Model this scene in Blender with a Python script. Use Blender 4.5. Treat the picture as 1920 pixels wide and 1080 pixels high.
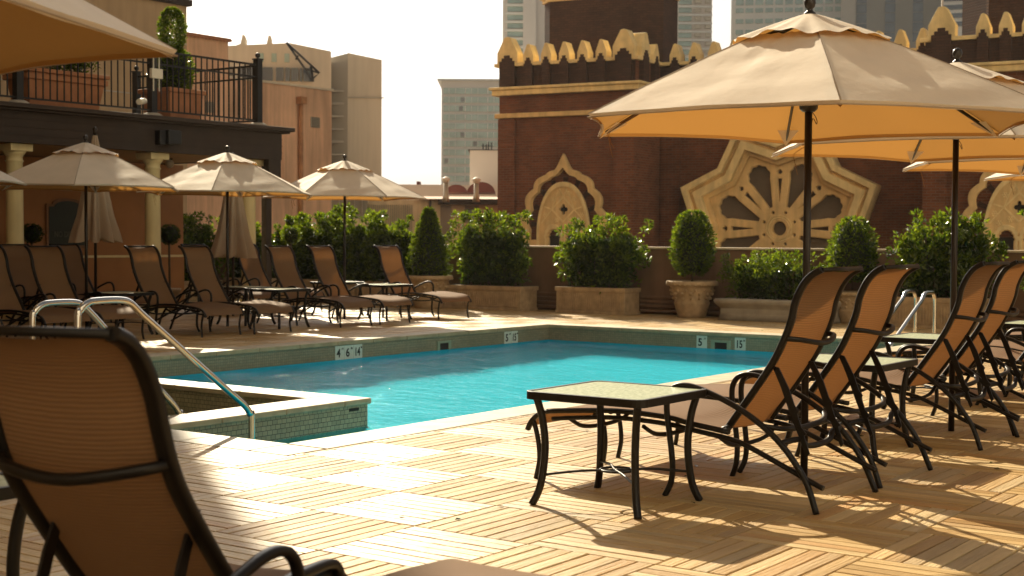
import bpy, math, random
from mathutils import Vector, Matrix
R = math.radians
for o in list(bpy.data.objects): bpy.data.objects.remove(o)
C = bpy.context.scene.collection
S = bpy.context.scene
rnd = random.Random(7)

# ---------------------------------------------------------------- camera
CAM = Vector((0, 0, 1.2))
def cam_axes():
    pi, ro, ya = R(-2.02), R(.32), R(35.7)
    fw = Vector((math.cos(ya)*math.cos(pi), math.sin(ya)*math.cos(pi), math.sin(pi)))
    r = Vector((math.sin(ya), -math.cos(ya), 0)); u = r.cross(fw)
    c, s = math.cos(ro), math.sin(ro)
    return c*r+s*u, -s*r+c*u, fw
RT, UP, FW = cam_axes()
cd = bpy.data.cameras.new('camera'); cam = bpy.data.objects.new('camera', cd); C.objects.link(cam)
m = Matrix((RT, UP, -FW)).transposed().to_4x4(); m.translation = CAM; cam.matrix_world = m
cd.lens = 50; cd.sensor_width = 36; cd.clip_start = .05; cd.clip_end = 5000
cd.dof.use_dof = True; cd.dof.focus_distance = 8.2; cd.dof.aperture_fstop = 5.6
S.camera = cam
def ray(x, y): return FW + RT*((x-960)/2666.7) + UP*((540-y)/2666.7)
def at(x, y, D): return CAM + ray(x, y)*D           # a far point from its bearing and distance
def aty(x, y, Y): d = ray(x, y); return CAM + d*(Y/d.y)
def atx(x, y, X): d = ray(x, y); return CAM + d*(X/d.x)

# ---------------------------------------------------------------- light
SUN_AZ, SUN_EL = R(54.0), R(31.0)
w = bpy.data.worlds.new('World'); S.world = w; w.use_nodes = True
nt = w.node_tree; nt.nodes.clear()
sky = nt.nodes.new('ShaderNodeTexSky'); sky.sky_type = 'NISHITA'; sky.sun_disc = False
sky.sun_elevation = SUN_EL; sky.sun_rotation = math.pi/2 - SUN_AZ
sky.dust_density = 4.5; sky.air_density = 1.0; sky.ozone_density = .6
hs = nt.nodes.new('ShaderNodeHueSaturation'); hs.inputs['Saturation'].default_value = .25
mx = nt.nodes.new('ShaderNodeMix'); mx.data_type = 'RGBA'; mx.blend_type = 'MULTIPLY'; mx.inputs[0].default_value = 1
mx.inputs[7].default_value = (.86, .835, .79, 1)
bg = nt.nodes.new('ShaderNodeBackground'); bg.inputs[1].default_value = .05
wo = nt.nodes.new('ShaderNodeOutputWorld')
nt.links.new(sky.outputs[0], hs.inputs['Color']); nt.links.new(hs.outputs[0], mx.inputs[6])
nt.links.new(mx.outputs[2], bg.inputs[0]); nt.links.new(bg.outputs[0], wo.inputs[0])
sl = bpy.data.lights.new('sun', 'SUN'); sl.energy = 5.0; sl.angle = R(.53); sl.color = (1, .87, .63)
so = bpy.data.objects.new('sun', sl); C.objects.link(so)
sd = Vector((math.cos(SUN_AZ)*math.cos(SUN_EL), math.sin(SUN_AZ)*math.cos(SUN_EL), math.sin(SUN_EL)))
so.rotation_euler = sd.to_track_quat('Z', 'Y').to_euler(); so.location = (30, 40, 30)
S.view_settings.view_transform = 'Standard'; S.view_settings.look = 'None'
S.view_settings.exposure = 1.0; S.view_settings.gamma = 1
S.cycles.max_bounces = 8; S.cycles.transparent_max_bounces = 16
S.cycles.caustics_reflective = False; S.cycles.caustics_refractive = True; S.cycles.blur_glossy = .3
sl.cycles.is_caustics_light = True

# ---------------------------------------------------------------- materials
def newmat(name):
    mt = bpy.data.materials.new(name); mt.use_nodes = True
    return mt, mt.node_tree, mt.node_tree.nodes['Principled BSDF']
def N(nt, t, **kw):
    n = nt.nodes.new(t)
    for k, v in kw.items(): setattr(n, k, v)
    return n
def noise(nt, scale, det=3, src=None, rough=.55):
    n = N(nt, 'ShaderNodeTexNoise'); n.inputs['Scale'].default_value = scale
    n.inputs['Detail'].default_value = det; n.inputs['Roughness'].default_value = rough
    if src: nt.links.new(src, n.inputs['Vector'])
    return n
def ramp(nt, fac, stops):
    r = N(nt, 'ShaderNodeValToRGB'); e = r.color_ramp.elements
    e[0].position, e[0].color = stops[0][0], (*stops[0][1], 1)
    e[1].position, e[1].color = stops[-1][0], (*stops[-1][1], 1)
    for p, c in stops[1:-1]:
        x = e.new(p); x.color = (*c, 1)
    nt.links.new(fac, r.inputs[0]); return r
def bump(nt, h, b, dist=.01, st=.5, prev=None):
    n = N(nt, 'ShaderNodeBump'); n.inputs['Strength'].default_value = st; n.inputs['Distance'].default_value = dist
    nt.links.new(h, n.inputs['Height']); nt.links.new(n.outputs[0], b.inputs['Normal'])
    return n
def mul(c, k): return tuple(min(1, x*k) for x in c)
def plain(name, col, rough=.6, var=.25, scale=6, bmp=.0, metal=0, spec=.5, bscale=40, streak=0):
    mt, nt, b = newmat(name)
    tc = N(nt, 'ShaderNodeTexCoord')
    n = noise(nt, scale, 5, tc.outputs['Object'])
    r = ramp(nt, n.outputs[0], [(.3, mul(col, 1-var)), (.7, mul(col, 1+var*.6))])
    out = r.outputs[0]
    if streak:
        mp = N(nt, 'ShaderNodeMapping'); mp.inputs['Scale'].default_value = (3, 3, .25)
        nt.links.new(tc.outputs['Object'], mp.inputs[0]); n2 = noise(nt, 1.6, 5, mp.outputs[0])
        r2 = ramp(nt, n2.outputs[0], [(.35, (1-streak,)*3), (.6, (1, 1, 1))])
        mm = N(nt, 'ShaderNodeMix', data_type='RGBA', blend_type='MULTIPLY'); mm.inputs[0].default_value = 1
        nt.links.new(out, mm.inputs[6]); nt.links.new(r2.outputs[0], mm.inputs[7]); out = mm.outputs[2]
    nt.links.new(out, b.inputs['Base Color'])
    b.inputs['Roughness'].default_value = rough; b.inputs['Metallic'].default_value = metal
    b.inputs['Specular IOR Level'].default_value = spec
    if bmp:
        n3 = noise(nt, bscale, 4, tc.outputs['Object']); bump(nt, n3.outputs[0], b, bmp, .6)
    return mt
def brick(name, c1, c2, mortar, bw, bh, ms, rough=.8, dark=None, bmp=.004, offset=.5, var=.5, spec=.4):
    mt, nt, b = newmat(name)
    tc = N(nt, 'ShaderNodeTexCoord'); sp = N(nt, 'ShaderNodeSeparateXYZ'); cb = N(nt, 'ShaderNodeCombineXYZ')
    ad = N(nt, 'ShaderNodeMath', operation='ADD')
    nt.links.new(tc.outputs['Object'], sp.inputs[0]); nt.links.new(sp.outputs[0], ad.inputs[0]); nt.links.new(sp.outputs[1], ad.inputs[1])
    nt.links.new(ad.outputs[0], cb.inputs[0]); nt.links.new(sp.outputs[2], cb.inputs[1])
    br = N(nt, 'ShaderNodeTexBrick'); br.offset = offset
    br.inputs['Scale'].default_value = 1; br.inputs['Brick Width'].default_value = bw; br.inputs['Row Height'].default_value = bh
    br.inputs['Mortar Size'].default_value = ms; br.inputs['Mortar Smooth'].default_value = .2; br.inputs['Bias'].default_value = 0
    br.inputs['Color1'].default_value = (*c1, 1); br.inputs['Color2'].default_value = (*c2, 1); br.inputs['Mortar'].default_value = (*mortar, 1)
    nt.links.new(cb.outputs[0], br.inputs['Vector'])
    n = noise(nt, .9, 6, tc.outputs['Object'], .65)
    r = ramp(nt, n.outputs[0], [(.3, (1-var,)*3), (.55, (1, 1, 1)), (.75, (1+0, 1, 1))])
    mm = N(nt, 'ShaderNodeMix', data_type='RGBA', blend_type='MULTIPLY'); mm.inputs[0].default_value = 1
    nt.links.new(br.outputs[0], mm.inputs[6]); nt.links.new(r.outputs[0], mm.inputs[7]); nt.links.new(mm.outputs[2], b.inputs['Base Color'])
    b.inputs['Roughness'].default_value = rough; b.inputs['Specular IOR Level'].default_value = spec
    iv = N(nt, 'ShaderNodeMath', operation='SUBTRACT'); iv.inputs[0].default_value = 1; nt.links.new(br.outputs['Fac'], iv.inputs[1])
    bump(nt, iv.outputs[0], b, bmp, .8)
    return mt

def wood_mat(along):
    mt, nt, b = newmat('deck_wood')
    tc = N(nt, 'ShaderNodeTexCoord'); ge = N(nt, 'ShaderNodeNewGeometry')
    ofs = N(nt, 'ShaderNodeVectorMath', operation='ADD')
    sc = N(nt, 'ShaderNodeMath', operation='MULTIPLY'); sc.inputs[1].default_value = 57
    nt.links.new(ge.outputs['Random Per Island'], sc.inputs[0])
    nt.links.new(tc.outputs['Object'], ofs.inputs[0]); nt.links.new(sc.outputs[0], ofs.inputs[1])
    mpg = N(nt, 'ShaderNodeMapping'); mpg.inputs['Scale'].default_value = (.22, 3.2, 1) if along == 'x' else (3.2, .22, 1); nt.links.new(ofs.outputs[0], mpg.inputs[0])
    n = noise(nt, 4, 6, mpg.outputs[0], .65)
    r = ramp(nt, ge.outputs['Random Per Island'], [(0, (.44, .27, .11)), (.2, (.64, .45, .22)), (.42, (.56, .37, .16)), (.68, (.72, .54, .29)), (.88, (.52, .39, .22)), (1, (.60, .35, .14))])
    n2 = noise(nt, 26, 4, mpg.outputs[0], .6)
    r2 = ramp(nt, n.outputs[0], [(.28, (.68, .66, .62)), (.6, (1, 1, 1))])
    r3 = ramp(nt, n2.outputs[0], [(.3, (.86, .85, .84)), (.65, (1, 1, 1))])
    m1 = N(nt, 'ShaderNodeMix', data_type='RGBA', blend_type='MULTIPLY'); m1.inputs[0].default_value = .8
    m2 = N(nt, 'ShaderNodeMix', data_type='RGBA', blend_type='MULTIPLY'); m2.inputs[0].default_value = .8
    big = noise(nt, .55, 5, tc.outputs['Object'], .7)
    r4 = ramp(nt, big.outputs[0], [(.33, (.72, .69, .66)), (.58, (1, 1, 1))])
    m3 = N(nt, 'ShaderNodeMix', data_type='RGBA', blend_type='MULTIPLY'); m3.inputs[0].default_value = .7
    nt.links.new(r.outputs[0], m1.inputs[6]); nt.links.new(r2.outputs[0], m1.inputs[7])
    nt.links.new(m1.outputs[2], m2.inputs[6]); nt.links.new(r3.outputs[0], m2.inputs[7])
    nt.links.new(m2.outputs[2], m3.inputs[6]); nt.links.new(r4.outputs[0], m3.inputs[7])
    nt.links.new(m3.outputs[2], b.inputs['Base Color'])
    rr = N(nt, 'ShaderNodeMapRange'); rr.inputs[3].default_value = .38; rr.inputs[4].default_value = .58
    nt.links.new(n.outputs[0], rr.inputs[0]); nt.links.new(rr.outputs[0], b.inputs['Roughness'])
    b.inputs['Specular IOR Level'].default_value = .30
    b.inputs['Anisotropic'].default_value = .52
    tv = N(nt, 'ShaderNodeCombineXYZ'); tv.inputs[0].default_value = 0 if along == 'x' else 1; tv.inputs[1].default_value = 1 if along == 'x' else 0; nt.links.new(tv.outputs[0], b.inputs['Tangent'])
    bump(nt, n2.outputs[0], b, .010, 1.0)
    return mt
def water_mat():
    mt, nt, b = newmat('pool_water'); nt.nodes.remove(b)
    out = nt.nodes['Material Output']
    tc = N(nt, 'ShaderNodeTexCoord')
    mp = N(nt, 'ShaderNodeMapping'); mp.inputs['Rotation'].default_value = (0, 0, R(-35)); mp.inputs['Scale'].default_value = (1.5, .75, 1); nt.links.new(tc.outputs['Object'], mp.inputs[0])
    n1 = noise(nt, 2.3, 2, mp.outputs[0]); n2 = noise(nt, 9, 3, mp.outputs[0])
    a = N(nt, 'ShaderNodeMath', operation='MULTIPLY_ADD'); a.inputs[1].default_value = .42
    nt.links.new(n2.outputs[0], a.inputs[0]); nt.links.new(n1.outputs[0], a.inputs[2])
    bp = N(nt, 'ShaderNodeBump'); bp.inputs['Strength'].default_value = .55; bp.inputs['Distance'].default_value = .16
    nt.links.new(a.outputs[0], bp.inputs['Height'])
    gl = N(nt, 'ShaderNodeBsdfGlossy'); gl.inputs['Roughness'].default_value = .015; nt.links.new(bp.outputs[0], gl.inputs['Normal'])
    tr = N(nt, 'ShaderNodeBsdfRefraction'); tr.inputs['Color'].default_value = (.70, .97, 1.0, 1); tr.inputs['Roughness'].default_value = 0; tr.inputs['IOR'].default_value = 1.33; nt.links.new(bp.outputs[0], tr.inputs['Normal'])
    fr = N(nt, 'ShaderNodeFresnel'); fr.inputs[0].default_value = 1.33; nt.links.new(bp.outputs[0], fr.inputs['Normal'])
    sc = N(nt, 'ShaderNodeMath', operation='MULTIPLY'); sc.inputs[1].default_value = .32; nt.links.new(fr.outputs[0], sc.inputs[0])
    gm = N(nt, 'ShaderNodeNewGeometry'); iv = N(nt, 'ShaderNodeMath', operation='SUBTRACT'); iv.inputs[0].default_value = 1; nt.links.new(gm.outputs['Backfacing'], iv.inputs[1])
    s2 = N(nt, 'ShaderNodeMath', operation='MULTIPLY'); nt.links.new(sc.outputs[0], s2.inputs[0]); nt.links.new(iv.outputs[0], s2.inputs[1]); sc = s2
    mi = N(nt, 'ShaderNodeMixShader'); nt.links.new(sc.outputs[0], mi.inputs[0]); nt.links.new(tr.outputs[0], mi.inputs[1]); nt.links.new(gl.outputs[0], mi.inputs[2])
    nt.links.new(mi.outputs[0], out.inputs[0])
    return mt
def cloth_mat(name, dif, trans, k, sling=False, under=None):
    mt, nt, b = newmat(name); out = nt.nodes['Material Output']
    tc = N(nt, 'ShaderNodeTexCoord')
    n = noise(nt, 3, 4, tc.outputs['Object'])
    r = ramp(nt, n.outputs[0], [(.3, mul(dif, .88)), (.7, dif)])
    if under:      # shade on the underside painted in as a darker colour (faces are wound with their front there)
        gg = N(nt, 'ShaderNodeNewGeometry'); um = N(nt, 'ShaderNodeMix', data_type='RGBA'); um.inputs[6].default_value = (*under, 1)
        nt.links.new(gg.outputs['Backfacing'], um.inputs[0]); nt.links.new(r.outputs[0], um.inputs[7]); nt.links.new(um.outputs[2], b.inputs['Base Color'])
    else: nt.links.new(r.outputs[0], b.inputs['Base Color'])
    b.inputs['Roughness'].default_value = .75; b.inputs['Specular IOR Level'].default_value = .25
    t = N(nt, 'ShaderNodeBsdfTranslucent'); t.inputs[0].default_value = (*trans, 1)
    mi = N(nt, 'ShaderNodeMixShader'); mi.inputs[0].default_value = k
    if sling:
        wv = N(nt, 'ShaderNodeTexWave', wave_type='BANDS', bands_direction='Y'); wv.inputs['Scale'].default_value = 21; wv.inputs['Distortion'].default_value = 1.2
        wv.inputs['Detail'].default_value = 2
        sp = N(nt, 'ShaderNodeSeparateXYZ'); cb = N(nt, 'ShaderNodeCombineXYZ'); ad = N(nt, 'ShaderNodeMath', operation='ADD')
        nt.links.new(tc.outputs['Object'], sp.inputs[0]); nt.links.new(sp.outputs[1], ad.inputs[0]); nt.links.new(sp.outputs[2], ad.inputs[1])
        nt.links.new(sp.outputs[0], cb.inputs[0]); nt.links.new(ad.outputs[0], cb.inputs[1]); nt.links.new(cb.outputs[0], wv.inputs['Vector'])
        r2 = ramp(nt, wv.outputs[0], [(.15, mul(trans, .45)), (.6, mul(trans, 1.3))]); nt.links.new(r2.outputs[0], t.inputs[0])
        bump(nt, wv.outputs[0], b, .002, .6)
    else:
        n4 = noise(nt, 4, 4, tc.outputs['Object']); bump(nt, n4.outputs[0], b, .022, .32)
    nt.links.new(b.outputs[0], mi.inputs[1]); nt.links.new(t.outputs[0], mi.inputs[2])
    nt.links.new(mi.outputs[0], out.inputs[0])
    return mt
def leaf_mat(name, c1, c2, spec=.6):
    mt, nt, b = newmat(name); out = nt.nodes['Material Output']
    ge = N(nt, 'ShaderNodeNewGeometry')
    r = ramp(nt, ge.outputs['Random Per Island'], [(0, c1), (1, c2)])
    nt.links.new(r.outputs[0], b.inputs['Base Color']); b.inputs['Roughness'].default_value = .2; b.inputs['Specular IOR Level'].default_value = spec
    t = N(nt, 'ShaderNodeBsdfTranslucent'); nt.links.new(r.outputs[0], t.inputs[0])
    g = N(nt, 'ShaderNodeMix', data_type='RGBA', blend_type='MULTIPLY'); g.inputs[0].default_value = 1; g.inputs[7].default_value = (3.6, 3.2, .8, 1)
    nt.links.new(r.outputs[0], g.inputs[6]); nt.links.new(g.outputs[2], t.inputs[0])
    mi = N(nt, 'ShaderNodeMixShader'); mi.inputs[0].default_value = .42
    nt.links.new(b.outputs[0], mi.inputs[1]); nt.links.new(t.outputs[0], mi.inputs[2]); nt.links.new(mi.outputs[0], out.inputs[0])
    return mt
def glasstop_mat():
    mt, nt, b = newmat('rain_glass')
    tc = N(nt, 'ShaderNodeTexCoord'); v = noise(nt, 45, 3, tc.outputs['Object'])
    r = ramp(nt, v.outputs[0], [(.3, (.40, .46, .32)), (.7, (.66, .72, .52))])
    nt.links.new(r.outputs[0], b.inputs['Base Color']); b.inputs['Roughness'].default_value = .22
    bump(nt, v.outputs[0], b, .003, .6)
    return mt
M = {}
M['wood'] = wood_mat('x'); M['wood_y'] = wood_mat('y')
M['sub'] = plain('subfloor', (.018, .012, .008), .9)
M['coping'] = plain('travertine', (.41, .335, .21), .6, .22, 7, .002)
M['tile'] = brick('pool_tile', (.34, .30, .20), (.27, .245, .165), (.17, .155, .11), .030, .030, .0020, .3, bmp=.002, offset=0, var=.2)
M['spatile'] = brick('spa_tile', (.38, .33, .20), (.29, .26, .16), (.085, .075, .05), .046, .034, .0022, .3, bmp=.002, offset=.33, var=.25)
M['plaster'] = plain('pool_plaster', (.012, .62, .80), .6, .08, 2)
M['spaplaster'] = plain('spa_plaster', (.10, .13, .08), .6, .1, 2)
M['water'] = water_mat()
M['metal'] = plain('bronze_metal', (.008, .0055, .004), .42, .25, 12, 0, 0, .28)
M['umetal'] = plain('dark_pole', (.018, .012, .009), .36, .2, 8, 0, .2)
M['steel'] = plain('steel', (.62, .60, .56), .16, .08, 5, 0, 1)
M['sling'] = cloth_mat('sling_mesh', (.29, .17, .09), (.11, .042, .011), .42, True)
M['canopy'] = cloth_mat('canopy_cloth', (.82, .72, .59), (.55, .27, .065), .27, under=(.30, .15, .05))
M['closed'] = cloth_mat('closed_cloth', (.46, .36, .27), (.5, .3, .12), .25)
M['glass_top'] = glasstop_mat()
M['leaf'] = leaf_mat('leaf_glossy', (.018, .040, .006), (.085, .12, .016))
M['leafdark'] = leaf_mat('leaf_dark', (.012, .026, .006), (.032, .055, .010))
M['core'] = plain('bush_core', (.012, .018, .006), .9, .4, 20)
M['bark'] = plain('bark', (.09, .06, .035), .9, .3, 30, .004)
M['soil'] = plain('soil', (.05, .035, .02), .95, .4, 20, .01)
M['parapet'] = plain('parapet_stucco', (.22, .125, .075), .8, .14, 3, .002, streak=.2)
M['cap'] = plain('parapet_cap', (.62, .50, .36), .6, .12, 3)
M['terracotta'] = plain('terracotta', (.42, .185, .09), .8, .2, 5, .003)
M['stonepot'] = plain('cast_stone', (.42, .30, .18), .85, .3, 9, .01, bscale=26)
M['greypot'] = plain('grey_stone', (.36, .32, .27), .85, .2, 6, .004)
M['brick'] = brick('dark_brick', (.23, .075, .030), (.15, .050, .022), (.19, .11, .07), .22, .072, .010, .85, bmp=.01, var=.45)
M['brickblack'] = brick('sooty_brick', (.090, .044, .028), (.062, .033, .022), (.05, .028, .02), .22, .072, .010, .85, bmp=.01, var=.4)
M['bricklit'] = brick('lit_turret_brick', (.17, .085, .045), (.12, .06, .035), (.04, .024, .016), .26, .085, .012, .85, bmp=.01, var=.3)
M['ochre'] = plain('ochre_stone', (.82, .57, .26), .8, .18, 2.2, .01, bscale=9, streak=.22)
M['ochrelite'] = plain('ochre_paint', (.90, .69, .34), .75, .18, 3, .006, streak=.18)
M['holedark'] = plain('dark_void', (.022, .016, .012), .8)
M['mesh_screen'] = plain('screen_fabric', (.13, .095, .06), .8, .3, 1.6, .05, bscale=2)
M['fascia'] = plain('fascia_wood', (.035, .022, .015), .7, .25, 4, .004)
M['terrace_wall'] = plain('terrace_wall', (.33, .15, .06), .8, .15, 1.5, .002)
M['ceiling'] = plain('terrace_ceiling', (.40, .27, .16), .8, .1, 2)
M['column'] = plain('column_cream', (.72, .60, .33), .6, .12, 2, streak=.15)
M['roofdeck'] = plain('roof_deck', (.12, .09, .07), .9)
M['iron'] = plain('iron_rail', (.012, .010, .009), .5, .2, 9)
M['hotel'] = plain('hotel_stucco', (.50, .35, .21), .85, .12, .8, .004, streak=.12)
M['palewall'] = plain('pale_stucco', (.45, .41, .34), .85, .08, .3)
M['pink'] = plain('pink_plaster', (.78, .48, .31), .85, .2, .7, .01, bscale=4, streak=.28)
M['beige'] = plain('beige_panel', (.66, .58, .46), .85, .08, .15, streak=.08)
M['beigeside'] = plain('beige_dark', (.46, .42, .36), .85, .1, .2)
M['white'] = plain('white_frame', (.86, .83, .76), .6, .06, .2)
M['towerpaint'] = plain('tower_paint', (.80, .72, .64), .7, .06, .1)
M['teal'] = plain('teal_glazing', (.36, .50, .45), .15, .25, .5, spec=.8)
M['bluewin'] = plain('dark_glazing', (.07, .09, .12), .12, .25, .5, spec=.8)
M['greytower'] = plain('grey_concrete', (.27, .25, .22), .8, .08, .1)
M['lowwall'] = plain('low_wall', (.74, .60, .40), .85, .12, .6, .01, streak=.2)
M['greypanel'] = plain('grey_panel', (.27, .235, .19), .7, .12, .5, streak=.15)
M['pinkroof'] = plain('pink_roof', (.44, .29, .21), .85, .1, .5)
M['maroon'] = plain('maroon_awning', (.17, .05, .045), .7, .15, 1)
M['galv'] = plain('galvanised', (.5, .45, .36), .45, .15, 3, 0, .6)
M['black'] = plain('black_plastic', (.012, .012, .013), .45)
M['marker'] = plain('marker_tile', (.62, .66, .60), .25, .05, 5)
M['ink'] = plain('marker_ink', (.012, .012, .012), .4)
M['board'] = plain('sign_board', (.012, .016, .012), .4)
M['faint'] = plain('faint_lettering', (.07, .07, .055), .6)
M['boardframe'] = plain('board_frame', (.20, .09, .035), .5)
M['plastic'] = plain('white_plastic', (.7, .66, .56), .4, .05)
M['rust'] = plain('rusty_pipe', (.42, .20, .09), .8, .4, 4)
M['ground'] = plain('city_ground', (.16, .14, .12), .9, .3, .05)
M['bulb'] = plain('globe_glass', (.35, .3, .24), .3)
M['skimmer'] = plain('skimmer_frame', (.30, .36, .26), .4)

# ---------------------------------------------------------------- mesh helpers
class MB:
    def __init__(s): s.v = []; s.f = []; s.sm = []
    def add(s, vs, fs, smooth=False):
        b = len(s.v); s.v += [tuple(v) for v in vs]; s.f += [tuple(b+i for i in f) for f in fs]; s.sm += [smooth]*len(fs); return s
    def box(s, x0, x1, y0, y1, z0, z1):
        return s.add([(x, y, z) for z in (z0, z1) for x, y in ((x0, y0), (x1, y0), (x1, y1), (x0, y1))],
                     [(3, 2, 1, 0), (4, 5, 6, 7), (0, 1, 5, 4), (1, 2, 6, 5), (2, 3, 7, 6), (3, 0, 4, 7)])
    def prism(s, pts, z0, z1):          # pts ccw in xy
        n = len(pts)
        return s.add([(x, y, z0) for x, y in pts]+[(x, y, z1) for x, y in pts],
                     [tuple(range(n-1, -1, -1)), tuple(range(n, 2*n))]+[(i, (i+1) % n, n+(i+1) % n, n+i) for i in range(n)])
    def facade(s, pts, y0, y1):         # outline in x,z pushed from y0 (front) to y1
        n = len(pts)
        return s.add([(x, y0, z) for x, z in pts]+[(x, y1, z) for x, z in pts],
                     [tuple(range(n)), tuple(range(2*n-1, n-1, -1))]+[(i, n+i, n+(i+1) % n, (i+1) % n) for i in range(n)])
    def lathe(s, prof, cx=0, cy=0, n=20, z0=0, smooth=True, caps=True, wob=None):
        vs = []; fs = []
        for j, (r, z) in enumerate(prof):
            for i in range(n):
                a = 2*math.pi*i/n; k = wob(a, j) if wob else 1
                vs.append((cx+r*k*math.cos(a), cy+r*k*math.sin(a), z0+z))
        for j in range(len(prof)-1):
            for i in range(n): fs.append((j*n+i, j*n+(i+1) % n, (j+1)*n+(i+1) % n, (j+1)*n+i))
        s.add(vs, fs, smooth)
        if caps:
            b = len(s.v)-len(vs)
            s.f += [tuple(b+i for i in range(n-1, -1, -1)), tuple(b+(len(prof)-1)*n+i for i in range(n))]; s.sm += [False, False]
        return s
    def tube(s, path, w=.012, h=None, n=8, ref=None, taper=None, smooth=True):
        h = h or w; P = [Vector(p) for p in path]; vs = []; fs = []; side = None
        for i, p in enumerate(P):
            t = (P[min(i+1, len(P)-1)]-P[max(i-1, 0)]).normalized()
            if ref is not None: sd_ = (Vector(ref)-t*t.dot(Vector(ref))).normalized()
            else:
                if side is None:
                    a = Vector((0, 0, 1)) if abs(t.z) < .9 else Vector((1, 0, 0)); side = t.cross(a).normalized()
                sd_ = (side-t*side.dot(t)).normalized(); side = sd_
            up = t.cross(sd_); k = taper(i/(len(P)-1)) if taper else 1
            for q in range(n):
                a = 2*math.pi*(q+.5)/n; c, d = math.cos(a), math.sin(a)
                if n == 8:    # rounded rectangle
                    c = math.copysign(abs(c)**.6, c); d = math.copysign(abs(d)**.6, d)
                vs.append(p+sd_*(w*c*k)+up*(h*d*k))
        for i in range(len(P)-1):
            for q in range(n): fs.append((i*n+q, i*n+(q+1) % n, (i+1)*n+(q+1) % n, (i+1)*n+q))
        s.add(vs, fs, smooth); b = len(s.v)-len(vs)
        s.f += [tuple(b+q for q in range(n-1, -1, -1)), tuple(b+(len(P)-1)*n+q for q in range(n))]; s.sm += [False, False]
        return s
    def ball(s, c, r, n=12, sz=1):
        prof = [(max(1e-4, r*math.sin(math.pi*i/n)), c[2]-r*sz*math.cos(math.pi*i/n)) for i in range(n+1)]
        return s.lathe(prof, c[0], c[1], n, caps=False)
    def grid(s, fn, nu, nv, smooth=True):
        vs = [fn(i/nu, j/nv) for j in range(nv+1) for i in range(nu+1)]
        fs = [(j*(nu+1)+i, j*(nu+1)+i+1, (j+1)*(nu+1)+i+1, (j+1)*(nu+1)+i) for j in range(nv) for i in range(nu)]
        return s.add(vs, fs, smooth)
    def xf(s, mat):
        s.v = [tuple(mat @ Vector(v)) for v in s.v]; return s
    def build(s, name, mat, parent=None, bevel=0):
        me = bpy.data.meshes.new(name); me.from_pydata(s.v, [], s.f); me.validate()
        if len(me.polygons) == len(s.sm): me.polygons.foreach_set('use_smooth', s.sm)
        me.materials.append(M[mat] if isinstance(mat, str) else mat); me.update()
        o = bpy.data.objects.new(name, me); C.objects.link(o)
        if parent: o.parent = parent
        if bevel:
            b = o.modifiers.new('bevel', 'BEVEL'); b.width = bevel; b.segments = 2; b.limit_method = 'ANGLE'
        return o
def cr(pts, k=5):                     # Catmull-Rom through points
    P = [Vector(p) for p in pts]; out = []
    for i in range(len(P)-1):
        a, b, c, d = P[max(i-1, 0)], P[i], P[i+1], P[min(i+2, len(P)-1)]
        for j in range(k):
            t = j/k; out.append(.5*((2*b)+(c-a)*t+(2*a-5*b+4*c-d)*t*t+(3*b-a-3*c+d)*t**3))
    out.append(P[-1]); return out
def empty(name, loc=(0, 0, 0), rz=0):
    o = bpy.data.objects.new(name, None); C.objects.link(o); o.location = loc; o.rotation_euler = (0, 0, rz); o.empty_display_size = .1; return o
def tag(o, label=None, cat=None, group=None, kind=None):
    for k, v in (('label', label), ('category', cat), ('group', group), ('kind', kind)):
        if v: o[k] = v
    return o
def struct(o): o['kind'] = 'structure'; return o
KIDS = {}
def children(o): return [c for c in C.objects if c.parent == o]
def copy_tree(o, parent=None):
    kids = KIDS.get(o.name)
    if kids is None: kids = KIDS[o.name] = children(o)
    c = o.copy(); C.objects.link(c)
    if parent: c.parent = parent
    for k in kids: copy_tree(k, c)
    return c
def curve_panel(name, loops, y, depth, bev, mat, parent, res=1):   # filled outline with holes, in x,z at plane y
    cu = bpy.data.curves.new(name, 'CURVE'); cu.dimensions = '2D'; cu.fill_mode = 'BOTH'; cu.extrude = depth/2; cu.bevel_depth = bev; cu.bevel_resolution = res
    for lp in loops:
        sp = cu.splines.new('POLY'); sp.points.add(len(lp)-1); sp.use_cyclic_u = True
        for p, (x, z) in zip(sp.points, lp): p.co = (x, z, 0, 1)
    t = bpy.data.objects.new('tmp', cu); C.objects.link(t)
    me = bpy.data.meshes.new_from_object(t.evaluated_get(bpy.context.evaluated_depsgraph_get())); bpy.data.objects.remove(t); bpy.data.curves.remove(cu)
    me.transform(Matrix.Translation((0, y, 0)) @ Matrix.Rotation(math.pi/2, 4, 'X')); me.name = name
    me.materials.clear(); me.materials.append(M[mat]); o = bpy.data.objects.new(name, me); C.objects.link(o); o.parent = parent; return o
def text(body, size, mat, parent, mtx, name='lettering', sx=1):
    cu = bpy.data.curves.new(name, 'FONT'); cu.body = body; cu.size = size; cu.extrude = .0008; cu.offset = size*.025; cu.align_x = 'CENTER'; cu.align_y = 'CENTER'
    t = bpy.data.objects.new('tmp', cu); C.objects.link(t)
    me = bpy.data.meshes.new_from_object(t.evaluated_get(bpy.context.evaluated_depsgraph_get())); bpy.data.objects.remove(t); bpy.data.curves.remove(cu)
    me.transform(mtx @ Matrix.Rotation(math.pi/2, 4, 'X') @ Matrix.Diagonal((sx, 1, 1, 1))); me.name = name
    me.materials.clear(); me.materials.append(M[mat]); o = bpy.data.objects.new(name, me); C.objects.link(o); o.parent = parent; return o

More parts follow.
